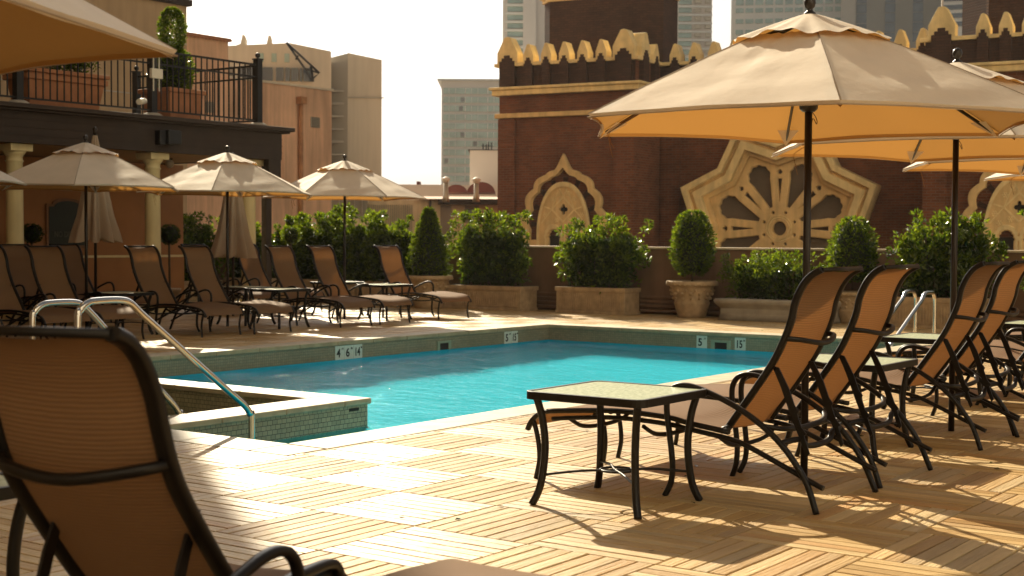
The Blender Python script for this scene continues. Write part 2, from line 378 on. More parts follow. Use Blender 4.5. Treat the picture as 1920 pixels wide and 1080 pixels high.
# ---------------------------------------------------------------- ground, deck, pool
PX0, PX1, PY0, PY1 = 5.88, 16.35, 5.815, 11.12; WZ = -.212; DX0, DX1, DY0, DY1 = -3, 20.2, -4, 25.0
g = MB(); g.box(-380, 620, -380, 620, -15, -14); struct(g.build('ground', 'ground'))
cw = .30
def in_pool(x0, x1, y0, y1, e=cw): return x1 > PX0-e+.004 and x0 < PX1+e-.004 and y1 > PY0-e+.004 and y0 < PY1+e-.004
dk = MB(); dky = MB(); T = .575; ns = 8; gap = .0085; OX, OY = .515, .305
def slab(dk, x0, x1, y0, y1):
    # clip a slat against the pool opening
    hx0, hx1, hy0, hy1 = PX0-cw-.004, PX1+cw+.004, PY0-cw-.004, PY1+cw+.004
    if x0 >= hx0 and x1 <= hx1 and y0 >= hy0 and y1 <= hy1: return
    if x1 <= hx0 or x0 >= hx1 or y1 <= hy0 or y0 >= hy1: pcs = [(x0, x1, y0, y1)]
    else:
        pcs = []
        if x0 < hx0: pcs.append((x0, hx0, y0, y1))
        if x1 > hx1: pcs.append((hx1, x1, y0, y1))
        a, b_ = max(x0, hx0), min(x1, hx1)
        if y0 < hy0: pcs.append((a, b_, y0, hy0))
        if y1 > hy1: pcs.append((a, b_, hy1, y1))
    for a, b_, c, d in pcs:
        if b_-a < .004 or d-c < .004: continue
        e = .002; z = rnd.uniform(-.0012, .0012)
        dk.add([(a, c, -.03), (b_, c, -.03), (b_, d, -.03), (a, d, -.03), (a, c, z-e), (b_, c, z-e), (b_, d, z-e), (a, d, z-e), (a+e, c+e, z), (b_-e, c+e, z), (b_-e, d-e, z), (a+e, d-e, z)],
               [(0, 1, 5, 4), (1, 2, 6, 5), (2, 3, 7, 6), (3, 0, 4, 7), (4, 5, 9, 8), (5, 6, 10, 9), (6, 7, 11, 10), (7, 4, 8, 11), (8, 9, 10, 11)])
i0, i1 = int((DX0-OX)//T), int((DX1-OX)//T); j0, j1 = int((DY0-OY)//T), int((DY1-OY)//T)
for i in range(i0, i1+1):
    for j in range(j0, j1+1):
        tx, ty = OX+i*T, OY+j*T; pw = T/ns
        for k in range(ns):
            if (i+j) % 2: slab(dky, tx+k*pw+gap/2, tx+(k+1)*pw-gap/2, ty+gap/2, ty+T-gap/2)
            else: slab(dk, tx+gap/2, tx+T-gap/2, ty+k*pw+gap/2, ty+(k+1)*pw-gap/2)
nb = len(dk.v); nf = len(dk.f); dk.v += dky.v; dk.f += [tuple(nb+i for i in f) for f in dky.f]; dk.sm += dky.sm
d_ = struct(dk.build('deck', 'wood')); d_.data.materials.append(M['wood_y']); d_.data.polygons.foreach_set('material_index', [0]*nf+[1]*(len(d_.data.polygons)-nf))
sb = MB()
for a in ((DX0, PX0-cw, DY0, DY1), (PX1+cw, DX1, DY0, DY1), (PX0-cw, PX1+cw, DY0, PY0-cw), (PX0-cw, PX1+cw, PY1+cw, DY1)): sb.box(*a, -.30, -.032)
struct(sb.build('deck_subfloor', 'sub'))
# coping in stones
def coping(name, segs):
    b = MB()
    for (x0, x1, y0, y1) in segs: b.box(x0, x1, y0, y1, -.045, .004)
    return struct(b.build(name, 'coping', bevel=.008))
cs = []
def run(a, b, st=.62):
    n = max(1, round((b-a)/st)); return [(a+(b-a)*k/n+.002, a+(b-a)*(k+1)/n-.002) for k in range(n)]
for a, b in run(PX0, PX1): cs.append((a, b, PY0-cw, PY0+.02)); cs.append((a, b, PY1-.02, PY1+cw))
for a, b in run(PY0, PY1): cs.append((PX0-cw, PX0+.02, a, b)) ; cs.append((PX1-.02, PX1+cw, a, b))
cs = [c if not (abs(c[0]-PX0-.002) < 1e-6 and False) else c for c in cs]
for x0, x1, s in ((PX0-cw, PX0, 1), (PX1, PX1+cw, 1)):
    for y0, y1 in ((PY0-cw, PY0), (PY1, PY1+cw)): cs.append((x0+.002, x1-.002, y0+.002, y1-.002))
# trim overlap at corners so no two stones share space
cs2 = []
for c in cs:
    x0, x1, y0, y1 = c
    if x1-x0 > .3 and y1-y0 < .33:          # long side stones
        x0 = max(x0, PX0+.024) if x0 < PX0+.01 else x0; x1 = min(x1, PX1-.024) if x1 > PX1-.01 else x1
    cs2.append((x0, x1, y0, y1))
coping('pool_coping', cs2)
# basin
bs = MB(); zb = -1.2; th = .2
for a in ((PX0-th, PX0, PY0-th, PY1+th), (PX1, PX1+th, PY0-th, PY1+th), (PX0, PX1, PY0-th, PY0), (PX0, PX1, PY1, PY1+th)): bs.box(*a, zb, WZ-.012)
bs.box(PX0-th, PX1+th, PY0-th, PY1+th, zb-.1, zb-.001); pbn = struct(bs.build('pool_basin', 'plaster')); pbn.cycles.is_caustics_receiver = True
tl = MB()
for a in ((PX0-th, PX0-.001, PY0-th, PY1+th), (PX1+.001, PX1+th, PY0-th, PY1+th), (PX0-.001, PX1+.001, PY0-th, PY0-.001), (PX0-.001, PX1+.001, PY1+.001, PY1+th)): tl.box(*a, WZ-.012, -.046)
struct(tl.build('pool_wall', 'tile'))
# spa set into the pool
SX1, SY0, SY1, sw = 7.97, 7.05, 9.9, .25
wt = MB(); wt.box(PX0, PX1, PY0, PY1, WZ-.0005, WZ); 
wt = MB(); nx, ny = 1, 1
wt.add([(PX0-.001, PY0-.001, WZ), (PX1+.001, PY0-.001, WZ), (PX1+.001, SY0, WZ), (PX0-.001, SY0, WZ)], [(0, 1, 2, 3)])
wt.add([(SX1, SY0, WZ), (PX1+.001, SY0, WZ), (PX1+.001, SY1, WZ), (SX1, SY1, WZ)], [(0, 1, 2, 3)])
wt.add([(PX0-.001, SY1, WZ), (PX1+.001, SY1, WZ), (PX1+.001, PY1+.001, WZ), (PX0-.001, PY1+.001, WZ)], [(0, 1, 2, 3)])
pwt = struct(wt.build('pool_water', 'water')); pwt.cycles.is_caustics_caster = True; pwt.data.polygons.foreach_set('use_smooth', [True]*len(pwt.data.polygons))
spa = empty('spa', (PX0, SY0, 0)); tag(spa, 'square raised spa tub walled in small olive tiles at the pool corner', 'spa tub')
sp_ = MB(); a, b_ = SX1-PX0, SY1-SY0
sp_.box(0.001, a, 0, .33, zb, -.045); sp_.box(a-sw, a, .331, b_-.251, zb, -.045); sp_.box(.001, a, b_-.25, b_, zb, -.045); sp_.build('wall', 'spatile', spa)
ct = MB(); o_ = .022
for x0, x1 in run(0.024, a-sw-.02, .7): ct.box(x0, x1, -o_, .34, -.044, .0)
ct.box(a-sw-.018, a+o_, -o_, .34, -.044, 0)
for y0, y1 in run(.342, b_-.26, .7): ct.box(a-sw-.018, a+o_, y0, y1, -.044, 0)
ct.box(.024, a+o_, b_-.258, b_+o_, -.044, 0); ct.build('coping', 'coping', spa, bevel=.01)
fl = MB(); fl.box(.001, a-sw, .33, b_-.25, zb, -.75); fl.build('floor', 'spaplaster', spa)
sw_ = MB(); sw_.add([(.001, .33, -.25), (a-sw, .33, -.25), (a-sw, b_-.25, -.25), (.001, b_-.25, -.25)], [(0, 1, 2, 3)]); sw_.build('water', 'water', spa)
vn = MB(); vn.box(a-.20, a-.10, -.004, .002, -.085, -.062); vn.build('overflow_slot', 'holedark', spa)
# skimmers
def skimmer(loc, rz, label):
    e = empty('pool_skimmer', loc, rz); tag(e, label, 'skimmer', 'skimmer openings in the pool wall')
    f = MB(); W, Hh = .14, .10
    f.box(-W, W, -.012, 0, Hh*.45, Hh*.75); f.box(-W, -W*.62, -.012, 0, -.06, Hh*.45); f.box(W*.62, W, -.012, 0, -.06, Hh*.45); f.build('frame', 'skimmer', e)
    h = MB(); h.box(-W*.62, W*.62, -.004, 0, -.05, Hh*.45); h.build('opening', 'holedark', e)
p = aty(832, 655, PY1); skimmer((p.x, PY1, WZ+.04), 0, 'skimmer opening in the long left pool wall between two depth markers')
p = atx(1352, 651, PX1); skimmer((PX1, p.y, WZ+.04), -math.pi/2, 'skimmer opening in the far pool wall between the 5 and 15 tiles')
# depth markers
def marker(loc, rz, big, small, label):
    e = empty('depth_marker', loc, rz); tag(e, label, 'depth marker', 'depth marker tiles at the waterline')
    wd = .152
    t = MB(); t.box(-wd/2, wd/2, -.006, 0, -.01, .15); t.build('tile', 'marker', e, bevel=.002)
    mt = Matrix.Translation((-.022 if len(big) == 1 else -.012, -.0075, .062)); text(big, .135, 'ink', e, mt, 'numeral', .95 if len(big) == 1 else .72)
    text(small, .034, 'ink', e, Matrix.Translation((.048 if len(big) == 1 else .058, -.0075, .112)), 'unit', .95 if len(small) > 1 else .9)
def mk_left(px, big, small, label):
    p = aty(px, 665, PY1); marker((p.x, PY1, WZ+.01), 0, big, small, label)
p1 = aty(632, 665, PY1).x
for k, (b1, s1, l) in enumerate((('4', 'FT', 'white depth tile reading 4 FT at the waterline'), ('6', 'IN', 'white depth tile reading 6 IN between the 4 and the 14'), ('14', 'M', 'white depth tile reading 14 M at the waterline'))):
    marker((p1+k*.155+.04, PY1, WZ+.01), 0, b1, s1, l)
p1 = aty(951.5, 640, PY1).x
marker((p1, PY1, WZ+.01), 0, '5', 'FT', 'white 5 FT depth tile near the back corner on the long pool wall')
marker((p1+.158, PY1, WZ+.01), 0, '15', 'M', 'white 15 M depth tile near the back corner on the long pool wall')
for px, b1, s1, l in ((1316, '5', 'FT', 'white 5 FT depth tile on the far short pool wall'), (1388, '15', 'M', 'white 15 M depth tile beside the skimmer on the far short pool wall')):
    p = atx(px, 650, PX1); marker((PX1, p.y, WZ+.01), -math.pi/2, b1, s1, l)

# ---------------------------------------------------------------- hand rails
def handrail(x0, y, x1, ztop, r, zlow, label, group, sgn=1, drop=.34, base=True):
    e = empty('pool_handrail', (x0, y, 0)); tag(e, label, 'handrail', group)
    L = (x1-x0)*sgn
    pts = [(0, -.02)]+[(0, ztop-.14), (.02, ztop-.05), (.07, ztop-.01), (.13, ztop), (.13+.16, ztop), (.13+.24, ztop-.02), (.13+.32, ztop-.085)]
    s0 = (.13+.32, ztop-.085); s1 = (L-.06, zlow)
    pts += [(s0[0]+(s1[0]-s0[0])*k/6, s0[1]+(s1[1]-s0[1])*k/6) for k in range(1, 6)]
    pts += [s1, (L-.015, zlow-.06), (L, zlow-.13), (L, -.9)]
    b = MB(); b.tube(cr([(sgn*p[0], 0, p[1]) for p in pts], 5), r, r, 12, ref=(0, 1, 0)); b.build('rail', 'steel', e)
    f = MB(); f.lathe([(r*2.2, .004), (r*2.2, .012), (r*1.2, .03)], 0, 0, 16); f.build('base_flange', 'steel', e)
    return e
pa = aty(145, 600, 6.6); pb = aty(472, 800, 6.6)
handrail(pa.x, 6.6, pb.x, .83, .021, .13, 'nearer of two curved steel handrails beside the spa, foot in the pool gap', 'steel handrails at the spa')
pa = aty(60, 600, 7.45); pb = aty(338, 750, 7.45)
handrail(pa.x, 7.45, pb.x, .78, .021, .06, 'farther steel handrail beside the spa, its foot down inside the spa', 'steel handrails at the spa')
for px, y, l in ((1716, 6.35, 'left one of two steel handrails by the far end of the pool'), (1752, 6.0, 'right one of two steel handrails by the far end of the pool')):
    p = aty(px, 600, y); handrail(p.x, y, p.x-1.5, .56, .024, .0, l, 'steel handrails at the far end of the pool', -1)

# ---------------------------------------------------------------- loungers
RAIL = [(-.05, .24), (-.02, .29), (.045, .333), (.19, .352), (.48, .372), (.745, .364), (.87, .345), (1.07, .32)]
LOW = [(.10, .305), (.25, .322), (.48, .340), (.745, .332), (.87, .316), (1.07, .29), (1.17, .262), (1.435, .150), (1.53, .11)]
BACK = [(1.02, .325), (1.07, .395), (1.15, .505), (1.245, .645), (1.30, .755), (1.332, .84), (1.348, .915), (1.382, .99), (1.425, 1.04), (1.475, 1.068)]
ARCH = [(.758, 0), (.785, .07), (.79, .16), (.772, .30), (.758, .40), (.765, .47), (.805, .515), (.88, .522), (.99, .492), (1.12, .44), (1.24, .37), (1.334, .295), (1.41, .208), (1.466, .12), (1.515, 0)]
FLAT = [(1.05, .33), (1.2, .335), (1.4, .335), (1.6, .34), (1.8, .345), (1.95, .34)]
def make_lounger(back=BACK, flat=False, chair=False, RAIL=RAIL, LOW=LOW, ARCH=ARCH):
    e = empty('sling_chair' if chair else 'sun_lounger'); W = .21 if chair else .31
    if chair:
        RAIL = [(.62, .31), (.65, .36), (.74, .385), (.87, .378), (1.07, .35)]; LOW = [(.70, .32), (.87, .305), (1.07, .285), (1.17, .262), (1.435, .150), (1.53, .11)]
        ARCH = [(.70, 0), (.72, .08), (.725, .18), (.703, .30), (.70, .355), (.712, .395), (.76, .415), (.88, .42), (.99, .418), (1.12, .395), (1.24, .36), (1.334, .29), (1.41, .208), (1.466, .12), (1.515, 0)]
    B = W if flat or chair else .238
    sf = MB()
    for s in (-1, 1):
        sf.tube(cr([(s*W, a, z) for a, z in RAIL]), .016, .012, 8, ref=(1, 0, 0))
        sf.tube(cr([(s*(W-.002), a, z) for a, z in LOW]), .013, .011, 8, ref=(1, 0, 0))
    for a, z in (((1.0, .34),) if chair else ((.2, .315), (.62, .31), (1.02, .295))): sf.tube(cr([(-W, a, z), (-W*.6, a, z-.05), (0, a, z-.062), (W*.6, a, z-.05), (W, a, z)]), .011, .011, 6)
    sf.build('seat_frame', 'metal', e)
    for s in (() if chair else (-1, 1)):
        l = MB(); l.tube(cr([(s*W, -.02, .30), (s*W, .002, .24), (s*W, .018, .17), (s*W, .022, .09), (s*(W+.006), .006, .0)]), .012, .011, 8, ref=(1, 0, 0)); l.build('leg', 'metal', e)
    for s in (-1, 1):
        x = lambda i: W+.022+(.012 if i in (0, 14) else 0)
        pts = [(s*x(i), a, z) for i, (a, z) in enumerate(ARCH)]
        if flat: pts = pts[:10]+[(s*(W+.02), 1.3, .33)]
        l = MB(); l.tube(cr(pts), .014, .0125, 8, ref=(1, 0, 0)); l.build('armrest', 'metal', e)
    bf = MB()
    for s in (-1, 1): bf.tube(cr([(s*(B-.012), a, z) for a, z in back]), .019, .015, 8, ref=(1, 0, 0))
    for s in (() if B == W else (-1, 1)): bf.tube([(s*(B-.012), 1.03, .335), (s*W, 1.03, .325)], .012, .012, 8)
    if not flat:
        qa, qz = back[4]; bf.tube(cr([(x_, qa+da, qz-dz) for x_, da, dz in ((-B+.012, 0, 0), (-B*.82, .055, .005), (-B*.4, .085, .02), (0, .09, .028), (B*.4, .085, .02), (B*.82, .055, .005), (B-.012, 0, 0))]), .012, .012, 8)
        qa, qz = back[-1]; bf.tube([(-B+.012, qa-.004, qz-.002), (B-.012, qa-.004, qz-.002)], .012, .010, 8)
    bf.build('back_frame', 'metal', e)
    st = MB()
    pr = cr([(0, a, z) for a, z in RAIL[:-1]+[(1.04, RAIL[-1][1]+.005)]], 4)
    def fs(u, v):
        p = pr[min(len(pr)-1, int(round(v*(len(pr)-1))))]; x = (u-.5)*2*(W+.008)
        return (x, p.y, p.z+.014-.020*(1-(2*u-1)**2)*min(1, max(0, (v-.1)*4)))
    st.grid(fs, 10, len(pr)-1); st.build('seat_sling', 'sling', e)
    bk = cr([(0, a, z) for a, z in back], 4); b2 = MB()
    def fb(u, v):
        i = min(len(bk)-1, int(round(v*(len(bk)-1)))); p = bk[i]; t = (bk[min(i+1, len(bk)-1)]-bk[max(i-1, 0)]).normalized(); nrm = Vector((0, t.z, -t.y))
        x = (u-.5)*2*(B-.018); q = p+nrm*(.016*(1-(2*u-1)**2)); return (x, q.y, q.z)
    b2.grid(fb, 10, len(bk)-1); b2.build('back_sling', 'sling', e)
    if not flat:
        for s in (-1, 1):
            q = MB(); a0, z0, a1, z1 = 1.235, .63, 1.40, .24
            ol = [(-.02, 0), (.03, .02), (.05, .12), (.045, .20), (.06, .23), (.04, .24), (.035, .30), (.055, .335), (.03, .34), (.022, .42), (-.012, .43), (-.018, .25), (-.012, .1)]
            d = Vector((a1-a0, z1-z0)).normalized(); nn = Vector((d.y, -d.x))
            pts = [(a0+d.x*l*1.02-nn.x*k*.55, z0+d.y*l*1.02-nn.y*k*.55) for k, l in ol]
            n = len(pts); x0 = s*(B-.045)-.004; x1 = x0+.008
            q.add([(x0, a, z) for a, z in pts]+[(x1, a, z) for a, z in pts], [tuple(range(n)), tuple(range(2*n-1, n-1, -1))]+[(i, n+i, n+(i+1) % n, (i+1) % n) for i in range(n)])
            q.build('back_prop', 'metal', e)
        cb = MB()
        cb.tube(cr([(-W-.02, 1.25, .365), (-W*.7, 1.30, .345), (0, 1.31, .335), (W*.7, 1.30, .345), (W+.02, 1.25, .365)]), .012, .012, 8)
        cb.tube(cr([(-W-.02, 1.335, .295), (-W*.62, 1.36, .30), (-W*.35, 1.37, .262), (W*.35, 1.37, .262), (W*.62, 1.36, .30), (W+.02, 1.335, .295)]), .013, .013, 8)
        cb.build('crossbar', 'metal', e)
    return e
proto = make_lounger()
first = [True]
def put(o, x, y, rz, label, cat, group):
    if not getattr(put, o.name.replace('.', '_'), False): setattr(put, o.name.replace('.', '_'), True); c = o
    else: c = copy_tree(o)
    c.location = (x, y, 0); c.rotation_euler = (0, 0, rz); tag(c, label, cat, group); return c
GR = 'sun loungers in the row on the right of the pool'; GL = 'sun loungers in the row left of the pool'
for x, dy, rz, l in ((6.13, 0, 0, 'brown mesh lounger right behind the near glass table, nearest of the right row'),
    (6.95, .02, -.01, 'second lounger from the near glass table, just past the first parasol pole'),
    (8.49, .02, -.01, 'third lounger of the right row, past the second glass table'),
    (9.22, .05, -.0, 'fourth lounger of the right row, just past the second parasol pole'),
    (10.70, .0, 0, 'fifth lounger of the right row, past the third glass table'),
    (11.48, .02, -.01, 'sixth lounger of the right row, near the third parasol pole'),
    (12.95, .0, -.02, 'seventh lounger of the right row, far end at the frame edge'),
    (13.75, .0, -.02, 'eighth and farthest lounger of the right row, at the frame edge')):
    put(proto, x, 4.03+dy, math.pi+rz, l, 'sun lounger', GR)
for x, y, rz, l in ((16.52, 12.92, -.10, 'lounger at the far right end of the left row, alone beside the fluted planter'),
    (15.05, 12.80, 0, 'lounger under the third left parasol, second from the right end of its row'),
    (14.24, 12.79, .02, 'third lounger from the right end of the left row, right of the glass table'),
    (12.60, 12.70, 0, 'lounger right of the pole of the middle left parasol'),
    (11.84, 12.80, .02, 'lounger left of the pole of the middle left parasol'),
    (10.55, 13.05, 0, 'lounger right of the pole of the far left parasol'),
    (9.75, 13.0, .02, 'lounger seen right behind the steel handrails, left of the parasol pole'),
    (8.55, 12.9, 0, 'lounger cut by the left frame edge behind the handrails')):
    put(proto, x, y, rz, l, 'sun lounger', GL)
for x, y, l in ((12.05, 15.75, 'lounger in the back row behind the far left parasol pole'), (12.95, 15.85, 'lounger in the back row between the two closed parasols, left one'),
                (15.35, 15.8, 'lounger in the back row just right of the closed parasol'), (16.45, 15.8, 'lounger in the back row nearest the cream end column')):
    put(proto, x, y, 0, l, 'sun lounger', 'sun loungers in the shaded back row')
# near loungers, left foreground
OLDB = [(1.05, .33), (1.08, .375), (1.17, .50), (1.30, .69), (1.345, .78), (1.368, .86), (1.385, .93), (1.415, .995), (1.455, 1.042), (1.505, 1.07)]
def reclined(deg):
    BACK = OLDB; c, d = math.cos(R(deg)), math.sin(R(deg)); return BACK[:2]+[(1.06+c*(a-1.06)+d*(z-.34), .34-d*(a-1.06)+c*(z-.34)) for a, z in BACK[2:]]
near = make_lounger(reclined(6), chair=True); near.location = (3.16, 2.77, 0); near.rotation_euler = (0, 0, R(16.4)+math.pi/2)
tag(near, 'blurred high backed mesh chair in the left foreground, closest to the camera', 'chair')
fl_ = make_lounger(FLAT, True)
fl_.location = (3.06, 2.0, 0); fl_.rotation_euler = (0, 0, R(10)+math.pi/2); tag(fl_, 'lounger laid flat, its foot end peeking in at the bottom edge', 'sun lounger')

# ---------------------------------------------------------------- side tables
def make_table():
    e = empty('side_table'); h = .31; z = .515
    f = MB()
    def ring(h0, h1, z0, z1, r0=.05):
        def rr(hh, r): 
            out = []
            for cx, cy, a0 in ((1, 1, 0), (-1, 1, 90), (-1, -1, 180), (1, -1, 270)):
                for k in range(5): a = R(a0+k*22.5); out.append((cx*(hh-r)+r*math.cos(a), cy*(hh-r)+r*math.sin(a)))
            return out
        A = rr(h0, r0); B = rr(h1, max(.005, r0-(h0-h1))); n = len(A)
        f.add([(x, y, z0) for x, y in A]+[(x, y, z1) for x, y in A]+[(x, y, z0) for x, y in B]+[(x, y, z1) for x, y in B],
              [(i, (i+1) % n, n+(i+1) % n, n+i) for i in range(n)]+[(n+i, n+(i+1) % n, 3*n+(i+1) % n, 3*n+i) for i in range(n)]+
              [(2*n+(i+1) % n, 2*n+i, 3*n+i, 3*n+(i+1) % n) for i in range(n)]+[((i+1) % n, i, 2*n+i, 2*n+(i+1) % n) for i in range(n)])
    ring(h, h-.022, z-.036, z); f.build('frame', 'metal', e, bevel=.002)
    t = MB(); t.box(-h+.023, h-.023, -h+.023, h-.023, z-.010, z-.003); t.build('glass_top', 'glass_top', e)
    for sx in (-1, 1):
        for sy in (-1, 1):
            l = MB(); a = .235; b = .262
            l.tube(cr([(sx*b, sy*b, z-.036), (sx*(a+.010), sy*(a+.01), z-.12), (sx*a, sy*a, .28), (sx*(a+.004), sy*(a+.004), .17), (sx*(a+.018), sy*(a+.018), .07), (sx*(a+.042), sy*(a+.042), 0)]), .017, .015, 8, ref=(1, 0, 0)); l.build('leg', 'metal', e)
    s = MB()
    for k in (1, -1): s.tube(cr([(-.24, -.24*k, .135), (-.12, -.11*k, .15), (0, .012*k, .15), (.12, .11*k, .15), (.24, .24*k, .135)]), .006, .006, 6)
    s.tube(cr([(.075*math.cos(a), .075*math.sin(a), .15) for a in [i*2*math.pi/12 for i in range(13)]], 3), .006, .006, 6)
    s.build('stretcher', 'metal', e)
    return e
tab = make_table()
GT = 'glass topped side tables'
for x, y, rz, l in ((5.50, 3.36, 0, 'square dark side table with rippled glass top standing nearest in the sun'),
    (7.74, 3.18, .0, 'glass side table of the right row between the second and third loungers'),
    (9.98, 3.45, 0, 'glass side table of the right row between the fourth and fifth loungers'),
    (12.22, 3.3, 0, 'glass side table far along the right row'),
    (13.45, 13.45, 0, 'glass side table in the left row in front of the middle parasol'),
    (13.62, 14.25, 0, 'glass side table behind the one in front of the middle parasol'),
    (15.75, 13.6, 0, 'glass side table in the left row beside the rightmost lounger'),
    (16.15, 14.9, 0, 'glass side table behind the rightmost lounger of the left row'),
    (11.2, 13.9, 0, 'glass side table in the dark part of the left row'),
    (2.15, 3.66, R(3), 'blurred glass side table at the left frame edge')):
    put(tab, x, y, rz, l, 'side table', GT)

# ---------------------------------------------------------------- parasols
def make_parasol(seed=0):
    rd = random.Random(seed)
    e = empty('parasol'); Rr = 1.225; zr = 1.765; zt = 2.30
    MB().lathe([(.019, 0), (.019, 2.30)], n=14).build('pole', 'umetal', e)
    MB().lathe([(.032, 2.295), (.03, 2.315), (.016, 2.325), (.014, 2.335), (.024, 2.345), (.030, 2.365), (.026, 2.388), (.006, 2.40)], n=14).build('finial', 'umetal', e)
    MB().lathe([(.03, 1.83), (.045, 1.845), (.05, 1.90), (.05, 1.93), (.03, 1.945)], n=12).build('hub', 'umetal', e)
    VA = [R(30+60*k) for k in range(6)]
    def spoke(r): return zt-(zt-zr)*((r/Rr)**1.10)
    cp = MB(); NU, NV = 14, 16
    ph = [rd.uniform(0, 6.28) for _ in range(12)]
    for k in range(6):
        a0, a1 = VA[k], VA[(k+1) % 6]+(2*math.pi if k == 5 else 0)
        def fn(u, v, a0=a0, a1=a1, k=k):
            r = .30+(Rr-.30)*v
            p0 = Vector((math.cos(a0)*r, math.sin(a0)*r)); p1 = Vector((math.cos(a1)*r, math.sin(a1)*r))
            p = p0.lerp(p1, u); s = math.sin(math.pi*u)
            z = spoke(r)+.006-.030*s*v*(1-v)*1.4+.012*s*v**3
            z += .0045*s*math.sin(u*math.pi*(7+k % 3)+ph[k])*(1-v)**1.5+.005*math.sin(u*math.pi)*math.sin(u*26+ph[k+6])*max(0, v-.7)*(1-abs(2*u-1))*0+.0035*abs(2*u-1)**3*math.sin(v*40+ph[k+6])*s*v
            z += (.006*v*s*math.sin(u*13+ph[k]+v*3)+.004*s*math.sin(v*17+u*5+ph[k+3]))*(1-v**4*.7)
            pull = 1-.035*s*max(0, v-.75)*4
            return (p.x*pull, p.y*pull, z)
        cp.grid(fn, NU, NV)
        def hem(u, v, a0=a0, a1=a1, k=k):
            x, y, z = fn(u, 1); return (x*(1-.012*v), y*(1-.012*v), z-.018*v)
        cp.grid(hem, NU, 1)
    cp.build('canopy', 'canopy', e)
    vt = MB()
    def fv(u, v):
        a = 2*math.pi*u; r = .02+.40*v; k6 = math.cos(math.pi/6)/math.cos(((a-R(30)) % R(60))-R(30)); rr = r*(1+(k6-1)*.8)
        fl = .5-.5*math.cos((a-R(30))*6)
        z = zt+.012-(zt+.01-spoke(.40)-.018)*v**1.1+.030*v**3*fl*(.6+.4*math.sin(a*2+seed))+.008*v*math.sin(a*17+ph[0])*v
        return (math.cos(a)*rr, math.sin(a)*rr, z)
    vt.grid(fv, 96, 8); vt.build('vent_cap', 'canopy', e)
    sm_ = MB()
    for k, a in enumerate(VA):
        sm_.tube([(math.cos(a)*r, math.sin(a)*r, spoke(r)+.007) for r in (.34, .5, .7, .9, Rr)], .004, .002, 6)
        a1 = VA[(k+1) % 6]; p_, q_ = Vector((math.cos(a)*Rr, math.sin(a)*Rr)), Vector((math.cos(a1)*Rr, math.sin(a1)*Rr))
        pts = []
        for j in range(13):
            t = j/12; s1 = math.sin(math.pi*t); c_ = p_.lerp(q_, t)*(1-.035*s1); pts.append((c_.x*1.001, c_.y*1.001, spoke(Rr)+.006+.012*s1-.016))
        sm_.tube(pts, .003, .003, 5)
    sm_.build('seam', 'closed', e)
    for k, a in enumerate(VA):
        rb = MB(); rb.tube([(math.cos(a)*r, math.sin(a)*r, spoke(r)-.014) for r in (.03, .3, .6, .85, Rr-.05)], .008, .010, 6); o = rb.build('rib', 'umetal', e)
        sb_ = MB(); sb_.tube([(math.cos(a)*.045, math.sin(a)*.045, 1.90), (math.cos(a)*.62, math.sin(a)*.62, spoke(.62)-.02)], .007, .009, 6); sb_.build('strut', 'umetal', e)
        pk = MB(); c, s = math.cos(a), math.sin(a); q = .10
        pk.add([(c*(Rr-.006), s*(Rr-.006), zr-.024), (c*(Rr-.15)-s*q*.6, s*(Rr-.15)+c*q*.6, spoke(Rr-.15)-.016), (c*(Rr-.15)+s*q*.6, s*(Rr-.15)-c*q*.6, spoke(Rr-.15)-.016)], [(0, 1, 2)]); pk.build('corner_pocket', 'canopy', e)
    ts = MB(); a = R(112)
    for d in (0, .05):
        x, y = math.cos(a+d)*.98, math.sin(a+d)*.98
        ts.tube(cr([(x*.55, y*.55, 1.97), (x*.8, y*.8, 1.86), (x, y, 1.755), (x*1.01, y*1.01, 1.70), (x*.99, y*.99, 1.66-d)]), .006, .0015, 6)
    ts.build('tie_strap', 'canopy', e)
    cord = MB(); cord.tube(cr([(.03, 0, 1.84), (.05, -.02, 1.80), (.03, -.03, 1.77), (.022, -.01, 1.79), (.022, 0, 1.60)]), .002, .002, 5); cord.build('cord', 'umetal', e)
    return e
u1 = make_parasol(1)
GU = 'open beige parasols'
for x, y, rz, sc, l in ((6.58, 2.93, 0, 1, 'largest open cream parasol, nearest of the right row'),
    (8.86, 2.955, .05, 1, 'open parasol right behind the largest one, second of the right row'),
    (11.14, 2.95, -.03, .985, 'third open parasol of the right row, lowest at the frame edge'),
    (13.42, 2.95, .1, 1, 'fourth open parasol, farthest of the right row behind the others'),
    (15.43, 14.10, R(-18), .97, 'rightmost open parasol left of the pool, in front of the leafy hedge'),
    (13.15, 14.11, R(8), 1, 'middle open parasol left of the pool with sunlit patches'),
    (10.87, 14.10, R(16.6), 1, 'open parasol in the shade in front of a folded one'),
    (8.60, 14.1, R(10), 1, 'open parasol mostly cut off at the left frame edge'),
    (2.0, 4.05, R(-3), .95, 'dark brown looking parasol canopy in the top left corner')):
    c = put(u1, x, y, rz, l, 'parasol', GU); c.scale = (sc, sc, 1)
